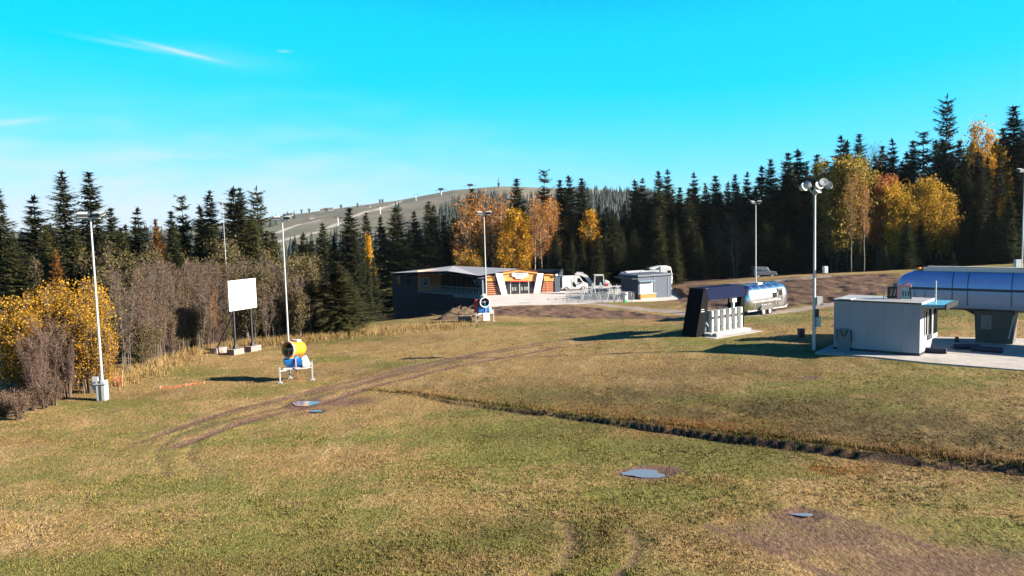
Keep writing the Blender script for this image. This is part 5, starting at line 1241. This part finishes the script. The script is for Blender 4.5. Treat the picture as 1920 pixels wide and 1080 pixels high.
# small things on the pavement
bq = atz(1794, 641, SLAB_Z); bo_ = thing('rubber_bollard', 'short black bollard on the lift pavement before the column', 'bollard', bq); MB().lathe((0, 0, -.01), (0, 0, 1), [(0, 0), (0, .13), (.3, .11), (.34, .07), (.35, 0)], 12).build('post', BLACKP, bo_); MB().lathe((0, 0, .18), (0, 0, 1), [(0, .121), (.06, .119)], 12).build('band', RED, bo_)
nq = atz(1502, 633, .82); nq[2] = hz(nq[0], nq[1])
bn = thing('waste_bin', 'black square waste bin on grass by the tall floodlight pole', 'bin', nq, .2)
MB().box((0, 0, .3), (.38, .34, .56)).build('body', mat('bin_black', (.02, .018, .016), .6), bn, bevel=.02); MB().box((0, 0, .6), (.42, .38, .05)).build('lid', BLACKP, bn)
def mattress(px, py, rz, s):
    q = atz(px, py, SLAB_Z); t = thing('safety_mat', 'dark rolled safety mat lying in the shade on the lift pavement', 'mat', q, rz, 'safety mats under the lift')
    MB().cyl((-.9 * s, 0, .16), (.9 * s, 0, .16), .16, n=12).build('roll', mat('mat_navy', (.015, .018, .04), .7), t, bevel=.02); MB().box((0, .3, .03), (1.7 * s, .7, .06)).build('flap', mat('mat_navy', (.015, .018, .04), .7), t)
mattress(1752, 662, ha + .1, .7); mattress(1812, 655, ha + .5, .8); mattress(1850, 660, sa, .9)

# ------------------------------------------------------------------ portal with the row of gates
pa = math.radians(36); pq = atz(1318, 630, .62)
por = thing('gate_portal', 'dark navy portal with raked sides standing over white lift gates', 'portal', (pq[0], pq[1], .60), pa)
D = 1.35; PN = mat('portal_navy', (.008, .012, .034), .75, .0, var=.12, scale=2, spec=.02); PK = mat('portal_black', (.006, .006, .007), .8, spec=.05)
def pr(ring, y0, y1): return MB().prism([(u, y0, z) for u, z in ring], (0, y1 - y0, 0))
pr([(-.75, 0), (.15, 0), (.62, 2.62), (.25, 3.45), (.12, 3.45)], 0, D).build('raked_side', PK, por)
pr([(.252, 3.45), (.622, 2.55), (4.55, 2.55), (4.75, 2.9), (4.35, 3.45)], -.02, D).build('lintel', PN, por)
pr([(4.36, 3.45), (4.76, 2.9), (4.56, 2.55), (4.9, 2.5), (5.0, 2.95), (4.55, 3.42)], 0, D).build('corner_cap', PK, por)
pr([(4.3, 0), (4.75, 0), (4.9, 2.5), (4.5, 2.548)], .1, D).build('post', PK, por)
for z, w in ((1.95, .3), (1.8, .36)): MB().box((-.02, -.012, z), (w, .02, .05)).build('lettering_bar', mat('pale_print', (.4, .38, .37), .6), por)
MB().box((.35, -.05, 3.46), (.3, .1, .06)).build('roof_lamp', BLACKP, por)
pb = thing('gate_plinth', 'white concrete plinth under the row of lift gates', 'plinth', (pq[0], pq[1], .60), pa)
MB().box((2.35, .05, .1), (4.5, 1.5, .22)).build('plinth', WHITE, pb, bevel=.03); MB().box((2.3, -.95, -.04), (5.4, 1.1, .12)).build('kerb', CONC, pb); MB().box((.5, -.85, .1), (.5, .4, .3)).build('block', CONC, pb, bevel=.05)
gate_g = None
for i in range(6):
    x = .62 + i * .66; q = Matrix.Rotation(pa, 4, 'Z') @ Vector((x, .15, .81 - .60)); loc = (pq[0] + q.x, pq[1] + q.y, .60 + q.z)
    if gate_g is None:
        gate_g = thing('lift_gate', 'white lift access gate in the row under the portal', 'gate', loc, pa, 'lift gates under the portal')
        MB().box((.36, 0, .78), (.2, .5, 1.56)).build('post', WHITE_CLEAN, gate_g, bevel=.03); MB().box((.02, .1, .78), (.46, .04, 1.4)).build('panel', mat('gate_glass', (.09, .12, .14), .15), gate_g); MB().bar((-.1, -.02, .75), (.26, -.02, .2), .05).build('arm', GALV, gate_g); MB().box((.36, -.26, 1.05), (.14, .03, .2)).build('reader', BLACKP, gate_g)
    else: copy_tree(gate_g, loc)
q = Matrix.Rotation(pa, 4, 'Z') @ Vector((3.75, .3, 0))
gk = thing('gate_controller', 'white slim controller post between the gates and the portal side', 'controller', (pq[0] + q.x, pq[1] + q.y, .80), pa); MB().box((0, 0, 1.2), (.16, .2, 2.4)).build('post', WHITE, gk); MB().box((.02, 0, 2.2), (.5, .3, .5)).build('case', LAMPG, gk, bevel=.03)

# ------------------------------------------------------------------ polished caravan
ca = math.radians(36); cq0 = atz(1423, 587, .36)
cav = thing('silver_caravan', 'polished silver rounded caravan on two axles', 'caravan', (cq0[0], cq0[1], hz(cq0[0], cq0[1])), ca)
ALU = mat('polished_aluminium', (.55, .56, .57), .22, 1.0, var=.05, scale=3, bump=.08, bscale=3)
CL, CW, z0c, z1c = 6.3, 2.3, .55, 2.72
prof = [(-1.0, z0c), (-1.12, z0c + .25), (-1.15, 1.2), (-1.13, 1.75), (-1.0, 2.2), (-.75, 2.5), (-.4, 2.67), (0, z1c), (.4, 2.67), (.75, 2.5), (1.0, 2.2), (1.13, 1.75), (1.15, 1.2), (1.12, z0c + .25), (1.0, z0c)]
def cr(x):
    e = abs(x) - (CL / 2 - .95); t = max(0., e / .95); k = math.sqrt(max(0.02, 1 - t ** 2.6)); ky = .35 + .65 * k
    return [(x, y * ky, z0c + .12 * (1 - k) + (z - z0c) * (.32 + .68 * k) ** (.7)) for y, z in prof]
body = MB().loft([cr(x) for x in (-3.15, -3.12, -3.03, -2.9, -2.7, -2.45, -2.2, -1, 0, 1, 2.2, 2.45, 2.7, 2.9, 3.03, 3.12, 3.15)]).build('body', ALU, cav, smooth=True)
for x in (-2.0, -1.0, 0.0, 1.0, 2.0): MB().loft([[(x + e, y * 1.006, z0c + (z - z0c) * 1.004) for y, z in prof] for e in (-.012, .012)]).build('panel_seam', GALV, body)
for x, w in ((.75, .6),): wf = MB().box((x, -1.13, 1.68), (w, .06, .5)).build('window', GLASSD, cav, bevel=.02); MB().box((x, -1.145, 1.40), (w + .08, .05, .04)).build('window_sill', GALV, wf)
dr = MB().box((1.55, -1.14, 1.5), (.68, .05, 1.6)).build('door', ALU, cav, bevel=.02); MB().box((1.55, -1.17, 1.85), (.42, .02, .5)).build('door_window', GLASSD, dr); MB().box((1.8, -1.18, 1.4), (.05, .04, .14)).build('door_handle', BLACKP, dr)
MB().box((-.4, -1.165, 1.27), (3.9, .04, .06)).build('trim_strip', WHITE, cav); MB().box((0, 0, .5), (5.6, 1.9, .14)).build('chassis', WHITE, cav)
MB().prism([(-1.35, -1.2, .5), (.55, -1.2, .5), (.35, -1.2, .92), (-1.15, -1.2, .92)], (0, .1, 0)).build('wheel_arch', ALU, cav)
for x in (-.85, .05):
    for s in (-1, 1): wheel(cav, x, s * 1.08, .35, .22, WHITE_CLEAN)
MB().bar((3.0, -.6, .5), (4.2, 0, .5), .09).bar((3.0, .6, .5), (4.2, 0, .5), .09).build('drawbar', GALV, cav); MB().cyl((3.65, 0, .05), (3.65, 0, .75), .04, n=8).build('jockey_leg', DARKM, cav)
for y in (-.18, .18): MB().lathe((3.4, y, .55), (0, 0, 1), [(0, 0), (0, .15), (.5, .15), (.6, .08), (.62, 0)], 12).build('gas_bottle', WHITE_CLEAN, cav, smooth=True)
MB().box((-.2, 0, 2.76), (.7, .6, .12)).build('roof_vent', WHITE, cav, bevel=.03)
# ------------------------------------------------------------------ floodlight poles
def pole(label, px, py_base, py_top, heads='pair', base=None, r=.085, Y=None):
    p = hit(px, py_base) if Y is None else np.array((*xy(px, Y), 0.)); p[2] = hz(p[0], p[1])
    q = p[:2]; H = zat(py_top, q) - p[2]
    t = thing('floodlight_pole', label, 'light pole', (p[0], p[1], p[2]), 0, 'floodlight poles round the slope')
    MB().cyl((0, 0, -.5), (0, 0, H), r, r * .55, n=10).build('pole', STEEL_W, t, smooth=True)
    if heads == 'pair':
        MB().bar((-.55, 0, H - .05), (.55, 0, H - .05), .07).build('crossbar', STEEL_W, t)
        for x, yaw in ((-.42, .35), (.46, -.3)):
            h = MB().hexa([(-.30, -.26, -.07), (.30, -.26, -.07), (.30, .26, -.02), (-.30, .26, -.02), (-.28, -.22, .05), (.28, -.22, .05), (.28, .22, .08), (-.28, .22, .08)]).build('lamp_head', DARKM, t)
            h.location = (x, 0, H + .16); h.rotation_euler = (math.radians(16), 0, yaw)
            MB().box((0, 0, .1), (.5, .4, .03)).build('cooling_fins', WHITE, h); MB().box((0, -.01, -.075), (.46, .5, .02)).build('lens', LAMPG, h)
            MB().bar((x, 0, H - .05), (x, 0, H + .12), .05).build('bracket', STEEL_W, t)
    return t, H
t1, H1 = pole('pale floodlight pole with white electrical cabinets at its foot', 194, 750, 408)
MB().box((-.02, -.02, .55), (.5, .45, 1.12)).build('cabinet', WHITE, t1, bevel=.03); MB().box((-.34, .05, .95), (.34, .3, .75)).build('side_cabinet', WHITE, t1, bevel=.02); MB().box((0, -.26, .95), (.75, .06, .06)).build('cabinet_rail', GALV, t1)
MB().cyl((.02, -.26, .02), (.02, -.26, 1.4), .022, n=6).build('cable_pipe', BLACKP, t1)
pole('pale floodlight pole rising behind the orange snow gun', 541, 646, 412)
pole('pale floodlight pole next to the blue snow gun before the lodge', 913, 601, 402)
pole('pale floodlight pole rising behind the silver caravan', 1417, 536, 381, r=.1)
t5, H5 = pole('tall floodlight pole with a fork of round lamps beside the hut', 1526, 656, 366, heads=None, r=.11)
for s in (-1, 1):
    MB().cyl((0, 0, H5 - .05), (s * .48, 0, H5 + .55), .045, n=8).build('fork_arm', STEEL_W, t5)
for x, z, yw, pt in ((-.46, .62, 1.9, -.5), (-.7, .5, .6, -.35), (.22, .55, .3, -.5), (.52, .75, -.2, -.4), (.85, .55, -.7, -.4), (.15, .3, .5, -.5)):
    h = MB().lathe((0, 0, 0), (0, -1, 0), [(-.28, .04), (-.24, .12), (-.08, .2), (.1, .26), (.1, .24), (.06, 0)], 16).build('round_lamp', WHITE, t5, smooth=True)
    h.location = (x, 0, H5 + z); h.rotation_euler = (pt, 0, yw)
    MB().lathe((0, 0, 0), (0, -1, 0), [(.065, 0), (.065, .24)], 16).build('lens', LAMPG, h)
    MB().bar((x, .1, H5 + z), (math.copysign(.4, x), 0, H5 + .45), .05).build('bracket', STEEL_W, t5)
MB().box((.3, 0, 3.05), (.34, .3, .5)).build('relay_box', WHITE, t5); MB().box((.12, -.14, 2.3), (.2, .16, .5)).build('meter_box', DARKM, t5); MB().box((.2, -.12, 1.75), (.26, .2, .6)).build('fuse_box', mat('box_grey', (.3, .36, .34), .5), t5)
sp = MB().box((.62, -.1, 4.95), (.24, .3, .42)).build('loudspeaker', WHITE_CLEAN, t5, bevel=.03); MB().bar((0, 0, 4.8), (.6, 0, 4.85), .06).build('speaker_arm', DARKM, sp)
for z in (1.3, 1.6, 1.9): MB().cyl((-.16, 0, z), (.16, 0, z), .03, n=6).build('climbing_peg', GALV, t5)
t6, H6 = pole('pale floodlight pole on the grass behind the lift station', 1916, 0, 322, Y=74.0)
zc6 = zat(498, np.array(t6.location[:2])) - t6.location.z
MB().box((-.42, 0, zc6), (.5, .35, 1.15)).build('cabinet', mat('box_pale', (.34, .37, .38), .5), t6, bevel=.02); MB().bar((-.3, 0, zc6 - .3), (0, 0, zc6 - .3), .08).bar((-.3, 0, zc6 + .3), (0, 0, zc6 + .3), .08).build('cabinet_bracket', DARKM, t6)

# thin ladder-rung mast behind the billboard
mp = np.array((*xy(424, 78.0), 0)); mz = hz(mp[0], mp[1]); mH = zat(369, mp[:2]) - mz
mast = thing('thin_mast', 'very thin pale mast with short rungs behind the billboard', 'mast', (mp[0], mp[1], mz), 0)
MB().cyl((0, 0, -.3), (0, 0, mH), .055, .02, n=6).build('pole', STEEL_W, mast)
for k in range(9): z = mH - .25 - k * .55; w = .18 + .05 * (k % 3); MB().bar((-w, 0, z), (w, 0, z), .03).build('rung', GALV, mast)

# ------------------------------------------------------------------ billboard
b0, b1, b2 = hit(442, 664), hit(474, 658), hit(410, 662)
bang = math.atan2(b1[1] - b0[1], b1[0] - b0[0])
bil = thing('billboard', 'blank white billboard on two dark posts with concrete block feet', 'billboard', b0, bang)
Lb = float(np.hypot(*(b1 - b0)[:2]))
def bl(p): c, s = math.cos(-bang), math.sin(-bang); d = p[:2] - b0[:2]; return (d[0] * c - d[1] * s, d[0] * s + d[1] * c, p[2] - b0[2])
loc1, loc2 = bl(b1), bl(b2)
zt0, zb0 = zat(526, b0[:2]) - b0[2], zat(582.5, b0[:2]) - b0[2]
MB().box((Lb / 2 - .0, -.12, (zt0 + zb0) / 2), (2.86, .08, zt0 - zb0)).build('panel', WHITE_CLEAN, bil, bevel=.01)
for (x, y, z) in ((0, 0, 0), loc1): MB().bar((x, y, z + .3), (x, y, zt0 - .1), .12).build('post', DARKM, bil); MB().hexa([(x - .22, y - .16, z + .42), (x + .22, y - .16, z + .42), (x + .22, y + .16, z + .42), (x - .22, y + .16, z + .42), (x - .05, y - .05, z + .75), (x + .05, y - .05, z + .75), (x + .05, y + .05, z + .75), (x - .05, y + .05, z + .75)]).build('post_shoe', DARKM, bil)
MB().bar((loc2[0] - .15, loc2[1], loc2[2] + .35), (.35, .05, zb0 + .15), .1).build('brace', DARKM, bil); MB().bar((0, .02, zb0 + .3), (loc1[0], .02, zb0 + .3), .1).build('cross_beam', DARKM, bil)
for (x, y, z), s in (((0, 0, 0), 1.), (loc1, 1.05), (loc2, 1.05)): MB().box((x, y, z + .19), (1.05 * s, .75, .48)).build('concrete_block', CONC_PINK, bil, bevel=.04)

# ------------------------------------------------------------------ snow guns
def snow_gun(label, p, rz, yaw, tilt, ringm, barrel, name='snow_gun', s=1.):
    g = thing(name, label, 'snow gun', p, rz); B = 1.75
    # frame: three legs on a triangular chassis
    for (x, y, zt, w) in ((-.85, -.55, .95, .075), (-.55, .75, .9, .07), (.95, .1, 1.15, .075)):
        l = MB().bar((x, y, -.02), (x, y, zt), w).build('leg', WHITE, g); MB().box((x, y, .02), (.26, .26, .05)).build('foot_plate', GALV, l)
    MB().bar((-.85, -.55, .72), (.95, .1, .8), .06).bar((-.55, .75, .72), (.95, .1, .8), .06).bar((-.85, -.55, .72), (-.55, .75, .72), .06).build('chassis', WHITE, g)
    MB().bar((-.8, -.5, .62), (-.1, .2, .25), .06).build('stay', DARKM, g)
    MB().hexa([(-.7, -.5, .78), (.75, -.35, .78), (.75, .4, .78), (-.6, .6, .78), (-.6, -.45, .88), (.7, -.3, .88), (.7, .35, .88), (-.5, .55, .88)]).build('deck', WHITE, g)
    tub = MB().loft([[(-.55 * k + dx, -.38 * k, z), (.5 * k + dx, -.38 * k, z), (.62 * k + dx, 0, z), (.5 * k + dx, .42 * k, z), (-.55 * k + dx, .42 * k, z), (-.7 * k + dx, 0, z)] for k, z, dx in ((.8, .88, 0), (1.0, 1.05, 0), (1.05, 1.3, -.02), (.95, 1.42, -.02))]).build('compressor_housing', BLUE, g, bevel=.02)
    MB().hexa([(.5, -.4, .9), (.85, -.3, .9), (.85, .35, .9), (.5, .42, .9), (.45, -.36, 1.5), (.62, -.3, 1.5), (.62, .3, 1.5), (.45, .36, 1.5)]).build('control_box', WHITE, g, bevel=.02)
    MB().cyl((0, 0, 1.38), (0, 0, B), .16, n=12).build('swivel', BLUE, g)
    f = MB().bar((.0, -.5, B - .25), (0, -.5, B + .15), .08).bar((0, .5, B - .25), (0, .5, B + .15), .08).bar((0, -.5, B - .25), (0, .5, B - .25), .1).build('yoke', ORANGE if barrel is ORANGE else BLUE, g); f.rotation_euler = (0, 0, yaw)
    # barrel along local -Y, then turned
    t = MB().lathe((0, 0, 0), (0, -1, 0), [(-.52, .30), (-.56, .40), (-.45, .46), (-.1, .46), (.2, .45), (.50, .49), (.58, .49), (.58, .43), (.5, .41), (-.3, .38)], 28).build('barrel', barrel, g, smooth=True)
    t.location = (0, 0, B + .22); t.rotation_euler = (tilt, 0, yaw)
    MB().lathe((0, 0, 0), (0, -1, 0), [(.585, .415), (.62, .42), (.62, .505), (.50, .51), (.5, .49)], 28).build('nozzle_ring', ringm, t, smooth=True)
    MB().lathe((0, 0, 0), (0, -1, 0), [(.30, .0), (.30, .385)], 24).build('fan_back', BLACKP, t)
    MB().lathe((0, 0, 0), (0, -1, 0), [(.36, .0), (.5, .0), (.48, .06), (.40, .1), (.3, .1)], 16).build('fan_hub', GALV, t)
    for k in range(12):
        a = 2 * math.pi * k / 12; c, s_ = math.cos(a), math.sin(a)
        MB().hexa([(.09 * c - .03 * s_, -.38, .09 * s_ + .03 * c), (.385 * c - .05 * s_, -.38, .385 * s_ + .05 * c), (.385 * c + .03 * s_, -.44, .385 * s_ - .03 * c), (.09 * c + .02 * s_, -.44, .09 * s_ - .02 * c), (.09 * c - .03 * s_, -.39, .09 * s_ + .03 * c), (.385 * c - .05 * s_, -.39, .385 * s_ + .05 * c), (.385 * c + .03 * s_, -.45, .385 * s_ - .03 * c), (.09 * c + .02 * s_, -.45, .09 * s_ - .02 * c)]).build('fan_blade', mat('blade_grey', (.10, .10, .12), .4), t)
    MB().bar((-.4, -.46, .0), (.4, -.46, .06), .03).build('guard_bar', GALV, t)
    MB().box((.0, .1, .5), (.5, .35, .12)).build('top_bracket', mat('bracket_pale', (.55, .50, .40), .5), t); MB().box((-.44, .25, .05), (.1, .3, .4)).build('valve_block', mat('valve_orange', (.45, .10, .01), .5), t)
    MB().cyl((.1, .3, .45), (.16, .35, .75), .02, n=6).build('aerial', DARKM, t)
    MB().cyl((.1, -.42, 1.45), (.12, -.46, .8), .03, n=6).build('hose', mat('pink_hose', (.45, .2, .25), .6), g)
    return g, t
gp = hit(556, 714); gp[2] = hz(gp[0], gp[1])
g1, _ = snow_gun('orange barrelled snow gun on a blue housing with pale legs', gp, math.radians(2), math.radians(-30), math.radians(-4), mat('ring_pink', (.5, .26, .2), .5), ORANGE)
MB().cyl((.0, -.1, .75), (.35, -.55, .05), .03, n=6).build('supply_hose', mat('hose_rust', (.3, .09, .03), .6), g1)
gp2 = hit(908, 603)
g2, b2_ = snow_gun('blue snow gun with white nozzle ring before the lodge', gp2, math.radians(10), math.radians(4), math.radians(3), WHITE_CLEAN, mat('gun_navy', (.02, .03, .09), .4))
MB().box((.1, -.75, .55), (.65, .25, .75)).build('white_cabinet', WHITE_CLEAN, g2, bevel=.03)
MB().hexa([(-.95, -.2, .9), (-.65, -.2, .9), (-.65, .4, .9), (-.95, .4, .9), (-.85, -.2, 2.2), (-.6, -.2, 2.2), (-.6, .4, 2.2), (-.85, .4, 2.2)]).build('red_cover', RED, g2, bevel=.05)
MB().box((.02, -.2, 2.62), (.3, .3, .2)).build('lamp', mat('lamp_pale', (.45, .5, .5), .3), g2)

# ------------------------------------------------------------------ heap, netting, puddles, odds and ends
def mound(name, label, cat, cx, cy, a, b, h, m, seed, kind=None):
    g = np.random.default_rng(seed); n, k = 22, 9; V, F = [], []; z0 = hz(cx, cy)
    for i in range(k + 1):
        r = 1 - i / k
        for j in range(n):
            th = 2 * math.pi * j / n; rr = r * (1 + .18 * math.sin(3 * th + seed) + .1 * math.sin(7 * th)); x, y = cx + a * rr * math.cos(th), cy + b * rr * math.sin(th)
            V.append((x - cx, y - cy, hz(x, y) - z0 - .08 + h * (1 - r * r) * (.8 + .3 * g.uniform()) + (g.uniform(-.06, .06) * h if r < .98 else 0)))
    for i in range(k):
        for j in range(n): F.append((i * n + j, i * n + (j + 1) % n, (i + 1) * n + (j + 1) % n, (i + 1) * n + j))
    t = thing(name, label, cat, (cx, cy, z0)); me = np_mesh('heap', np.array(V), np.array(F), True); link('heap', me, m, t); return t
SOILM = mat('heap_soil', (.105, .070, .045), .95, var=.4, scale=2.5, bump=.8, bscale=9)
hp = hit(862, 600)
hb = mound('brush_heap', 'heap of soil and cut branches beside the blue snow gun', 'heap', hp[0], hp[1] + 1.5, 2.4, 1.4, 1.25, SOILM, 3)
BR = mat('dead_branch', (.12, .09, .07), .9, var=.3)
g = np.random.default_rng(9)
for i in range(14):
    x, y = g.uniform(-2.2, 2.0), g.uniform(-1.2, .6); a = g.uniform(-.5, .5) + (math.pi if g.uniform() < .4 else 0); L_ = g.uniform(.8, 2.2); z = .25 + .9 * max(0, 1 - (x / 2.4) ** 2)
    MB().cyl((x, y, z - .2), (x + L_ * math.cos(a), y + L_ * .3 * math.sin(a), z + g.uniform(-.1, .5)), g.uniform(.03, .06), .015, n=5).build('branch', BR, hb)
pl = hit(872, 602); pt_ = thing('timber_block', 'pale squared timber block lying before the brush heap', 'timber', pl, .1); MB().box((0, 0, .25), (1.35, .5, .5)).build('beam', mat('weathered_timber', (.21, .16, .115), .85, var=.3), pt_, bevel=.05); MB().box((-.1, -.265, .25), (1.1, .03, .3)).build('split_face', mat('timber_face', (.15, .115, .085), .9), pt_)
dp = np.array((*xy(693, 112.0), 0)); mound('earth_heap', 'pale earth heap below the meadow left of the lodge', 'heap', dp[0], 112.0, 1.5, 1.1, 1.25, mat('pale_earth', (.24, .17, .13), .95, var=.25, scale=3, bump=.5, bscale=8), 5)
dq = np.array((*xy(669, 106.0), 0)); dz = hz(dq[0], 106); dr_ = thing('blue_drum', 'dark blue drum standing below the meadow edge left of the lodge', 'drum', (dq[0], 106, dz)); MB().lathe((0, 0, 0), (0, 0, 1), [(0, 0), (0, .42), (.5, .42), (.53, .45), (.56, .42), (1.05, .42), (1.08, .45), (1.11, .42), (1.7, .42), (1.7, 0)], 18).build('shell', mat('drum_blue', (.03, .04, .11), .5), dr_); MB().cyl((.15, 0, 1.68), (.15, 0, 1.74), .08, n=8).build('bung', BLACKP, dr_)
for px in (681, 686): 
    q = np.array((*xy(px, 106.4), 0)); t = thing('marker_post', 'pale marker post standing beside the blue drum', 'post', (q[0], 106.4, hz(q[0], 106.4)), 0, 'marker posts by the drum'); MB().cyl((0, 0, -.3), (0, 0, 1.4), .07, .06, n=8).build('shaft', mat('post_pale', (.42, .33, .30), .7), t); MB().lathe((0, 0, 1.4), (0, 0, 1), [(0, .07), (.05, .04), (.06, 0)], 8).build('cap', WHITE, t)
NET = mat('orange_net', (.45, .085, .035), .6, var=.2)
def netting(label, pxs, hgt, seed):
    g = np.random.default_rng(seed); P = [hit(a, b) for a, b in pxs]; t = thing('safety_netting', label, 'netting', P[0]); mb = MB(); n = 16
    def pt(u, v):
        f = u * (len(P) - 1); i = min(int(f), len(P) - 2); q = P[i] * (1 - f + i) + P[i + 1] * (f - i); return Vector((q[0], q[1] - .1 + .25 * v, hz(q[0], q[1]) + .03 + hgt * v * W[int(u * n)])) - t.location
    W = g.uniform(.3, 1.2, n + 2)
    for j in range(4):
        for i in range(n):
            if g.uniform() < .55: mb.bar(pt(i / n, j / 3), pt((i + 1) / n, j / 3 ), .014, .014)
    for i in range(0, n + 1, 2): mb.bar(pt(i / n, 0), pt(min(1, (i + .6) / n), 1), .014, .014)
    mb.build('mesh_strands', NET, t)
    for k in (0., .5, 1.): MB().cyl(tuple(pt(k, 0) - Vector((0, 0, .1))), tuple(pt(k, 1.0) + Vector((0, 0, .08))), .025, n=6).build('stake', mat('stake_wood', (.25, .17, .1), .8), t)
netting('orange plastic netting slumped between the thicket and the snow gun', [(300, 729), (335, 727), (360, 722), (382, 720)], .07, 1); netting('orange netting sagging down beside the white cabinets', [(206, 722), (216, 722), (230, 725)], .75, 2)
PUDM, nt_, bb_ = nodes_of('puddle_water'); bb_.inputs['Base Color'].default_value = (.13, .135, .15, 1); bb_.inputs['Roughness'].default_value = .10; bb_.inputs['Specular IOR Level'].default_value = .9
for k, (c, a, b) in enumerate(PUD):
    n = 64; g = np.random.default_rng(60 + k); ph = g.uniform(0, 6, 4); ring = []
    for i in range(n):
        th = 2 * math.pi * i / n; r = .92 + .14 * math.sin(2 * th + ph[0]) + .11 * math.sin(3 * th + ph[1]) + .06 * math.sin(5 * th + ph[2]); ring.append((c[0] + a * r * math.cos(th), c[1] + b * 1.6 * r * math.sin(th), c[2] - .012))
    me = bpy.data.meshes.new('puddle'); me.from_pydata(ring, [], [tuple(range(n))]); link('puddle', me, PUDM, kind='structure')

# ------------------------------------------------------------------ small things on the far hill
HWALL = mat('hill_house_wall', (.20, .19, .18), .8); HROOF = mat('hill_house_roof', (.10, .075, .07), .8)
for px, py, w in ((612, 394, 9), (620, 393.5, 7), (604, 395.5, 5), (536, 404.5, 8), (545, 403.5, 7), (690, 388, 6), (585, 409, 6), (660, 404, 5)):
    p = hit0(px, py + 2.0); t = thing('hill_house', 'small pale house on the bare ridge of the far hill', 'house', (p[0], p[1], p[2]), random.uniform(-.3, .3), 'houses on the far hill')
    MB().box((0, 0, 1.6), (w, 5, 3.6)).build('wall', HWALL, t); MB().prism([(-w / 2 - .3, -3.0, 3.2), (-w / 2 - .3, 3.0, 3.2), (-w / 2 - .3, 0, 5.2)], (w + .6, 0, 0)).build('roof', HROOF, t)
    for x in (-w / 4, w / 4): MB().box((x, -2.52, 1.9), (1.2, .08, 1.4)).build('window', GLASSD, t)
for px, py, h in ((634, 423, 9), (713, 401, 9), (780, 376, 9), (655, 420, 6)):
    p = hit0(px, py); t = thing('lift_pylon', 'white ski lift pylon on the far hillside', 'pylon', (p[0], p[1], p[2]), 0, 'lift pylons on the far hill'); MB().cyl((0, 0, -1), (0, 0, h), .6, .4, n=8).build('mast', WHITE_CLEAN, t); MB().bar((-3.5, 0, h - .4), (3.5, 0, h - .4), .6).build('crossarm', DARKM, t)
for (px, py, w, lab) in ((827, 366, 13, 'dark roofed lift station on the near shoulder of the far hill'), (882, 358, 15, 'dark lift station with long arms on the crest of the far hill')):
    p = hit0(px, py); t = thing('hilltop_station', lab, 'lift station', (p[0], p[1], p[2])); MB().box((0, 0, 9.5), (w * .6, 5, 3.5)).build('housing', DARKM, t, bevel=.4); MB().cyl((0, 0, -1), (0, 0, 8), 1.1, 1.3, n=10).build('column', WHITE, t); MB().bar((-w * .7, 0, 8), (w * .7, 0, 8.3), .5).build('track_arm', DARKM, t)
p = hit0(935, 352.5); rt = thing('radio_tower', 'thin dark radio tower on the top of the far hill', 'tower', (p[0], p[1], p[2])); MB().cyl((0, 0, -1), (0, 0, 17), .9, .35, n=6).build('mast', DARKM, rt); MB().box((0, 0, 6), (3.4, 3.4, 5)).build('hut', DARKM, rt); MB().bar((-2, 0, 12), (2, 0, 12), .5).build('aerial', DARKM, rt)
for px, py in ((670, 389), (838, 0), (640, 391.5), (712, 381.5), (718, 381), (566, 400), (580, 398.5)):
    if not py: continue
    p = hit0(px, py + 1); plant('hill_tree', MIXB[0], p[0], p[1], 7.5, 'lone round tree on the bare ridge of the far hill', 'tree', 'lone trees on the far ridge', 1.2)
# ------------------------------------------------------------------ the air between here and the far hill
def haze_box():
    m = bpy.data.materials.new('haze_air'); m.use_nodes = True; nt = m.node_tree
    for n in list(nt.nodes): nt.nodes.remove(n)
    o = nt.nodes.new('ShaderNodeOutputMaterial'); v = nt.nodes.new('ShaderNodeVolumePrincipled')
    v.inputs['Color'].default_value = (.78, .84, .92, 1); v.inputs['Density'].default_value = HAZE; v.inputs['Anisotropy'].default_value = .2
    nt.links.new(v.outputs[0], o.inputs['Volume'])
    me = MB().box((0, 0, 8), (10400, 10400, 190)).mesh('haze'); h = link('haze', me, m, kind='stuff'); h['label'] = 'thin pale autumn haze over the whole valley'; h['category'] = 'haze'
HAZE = .000035
haze_box()
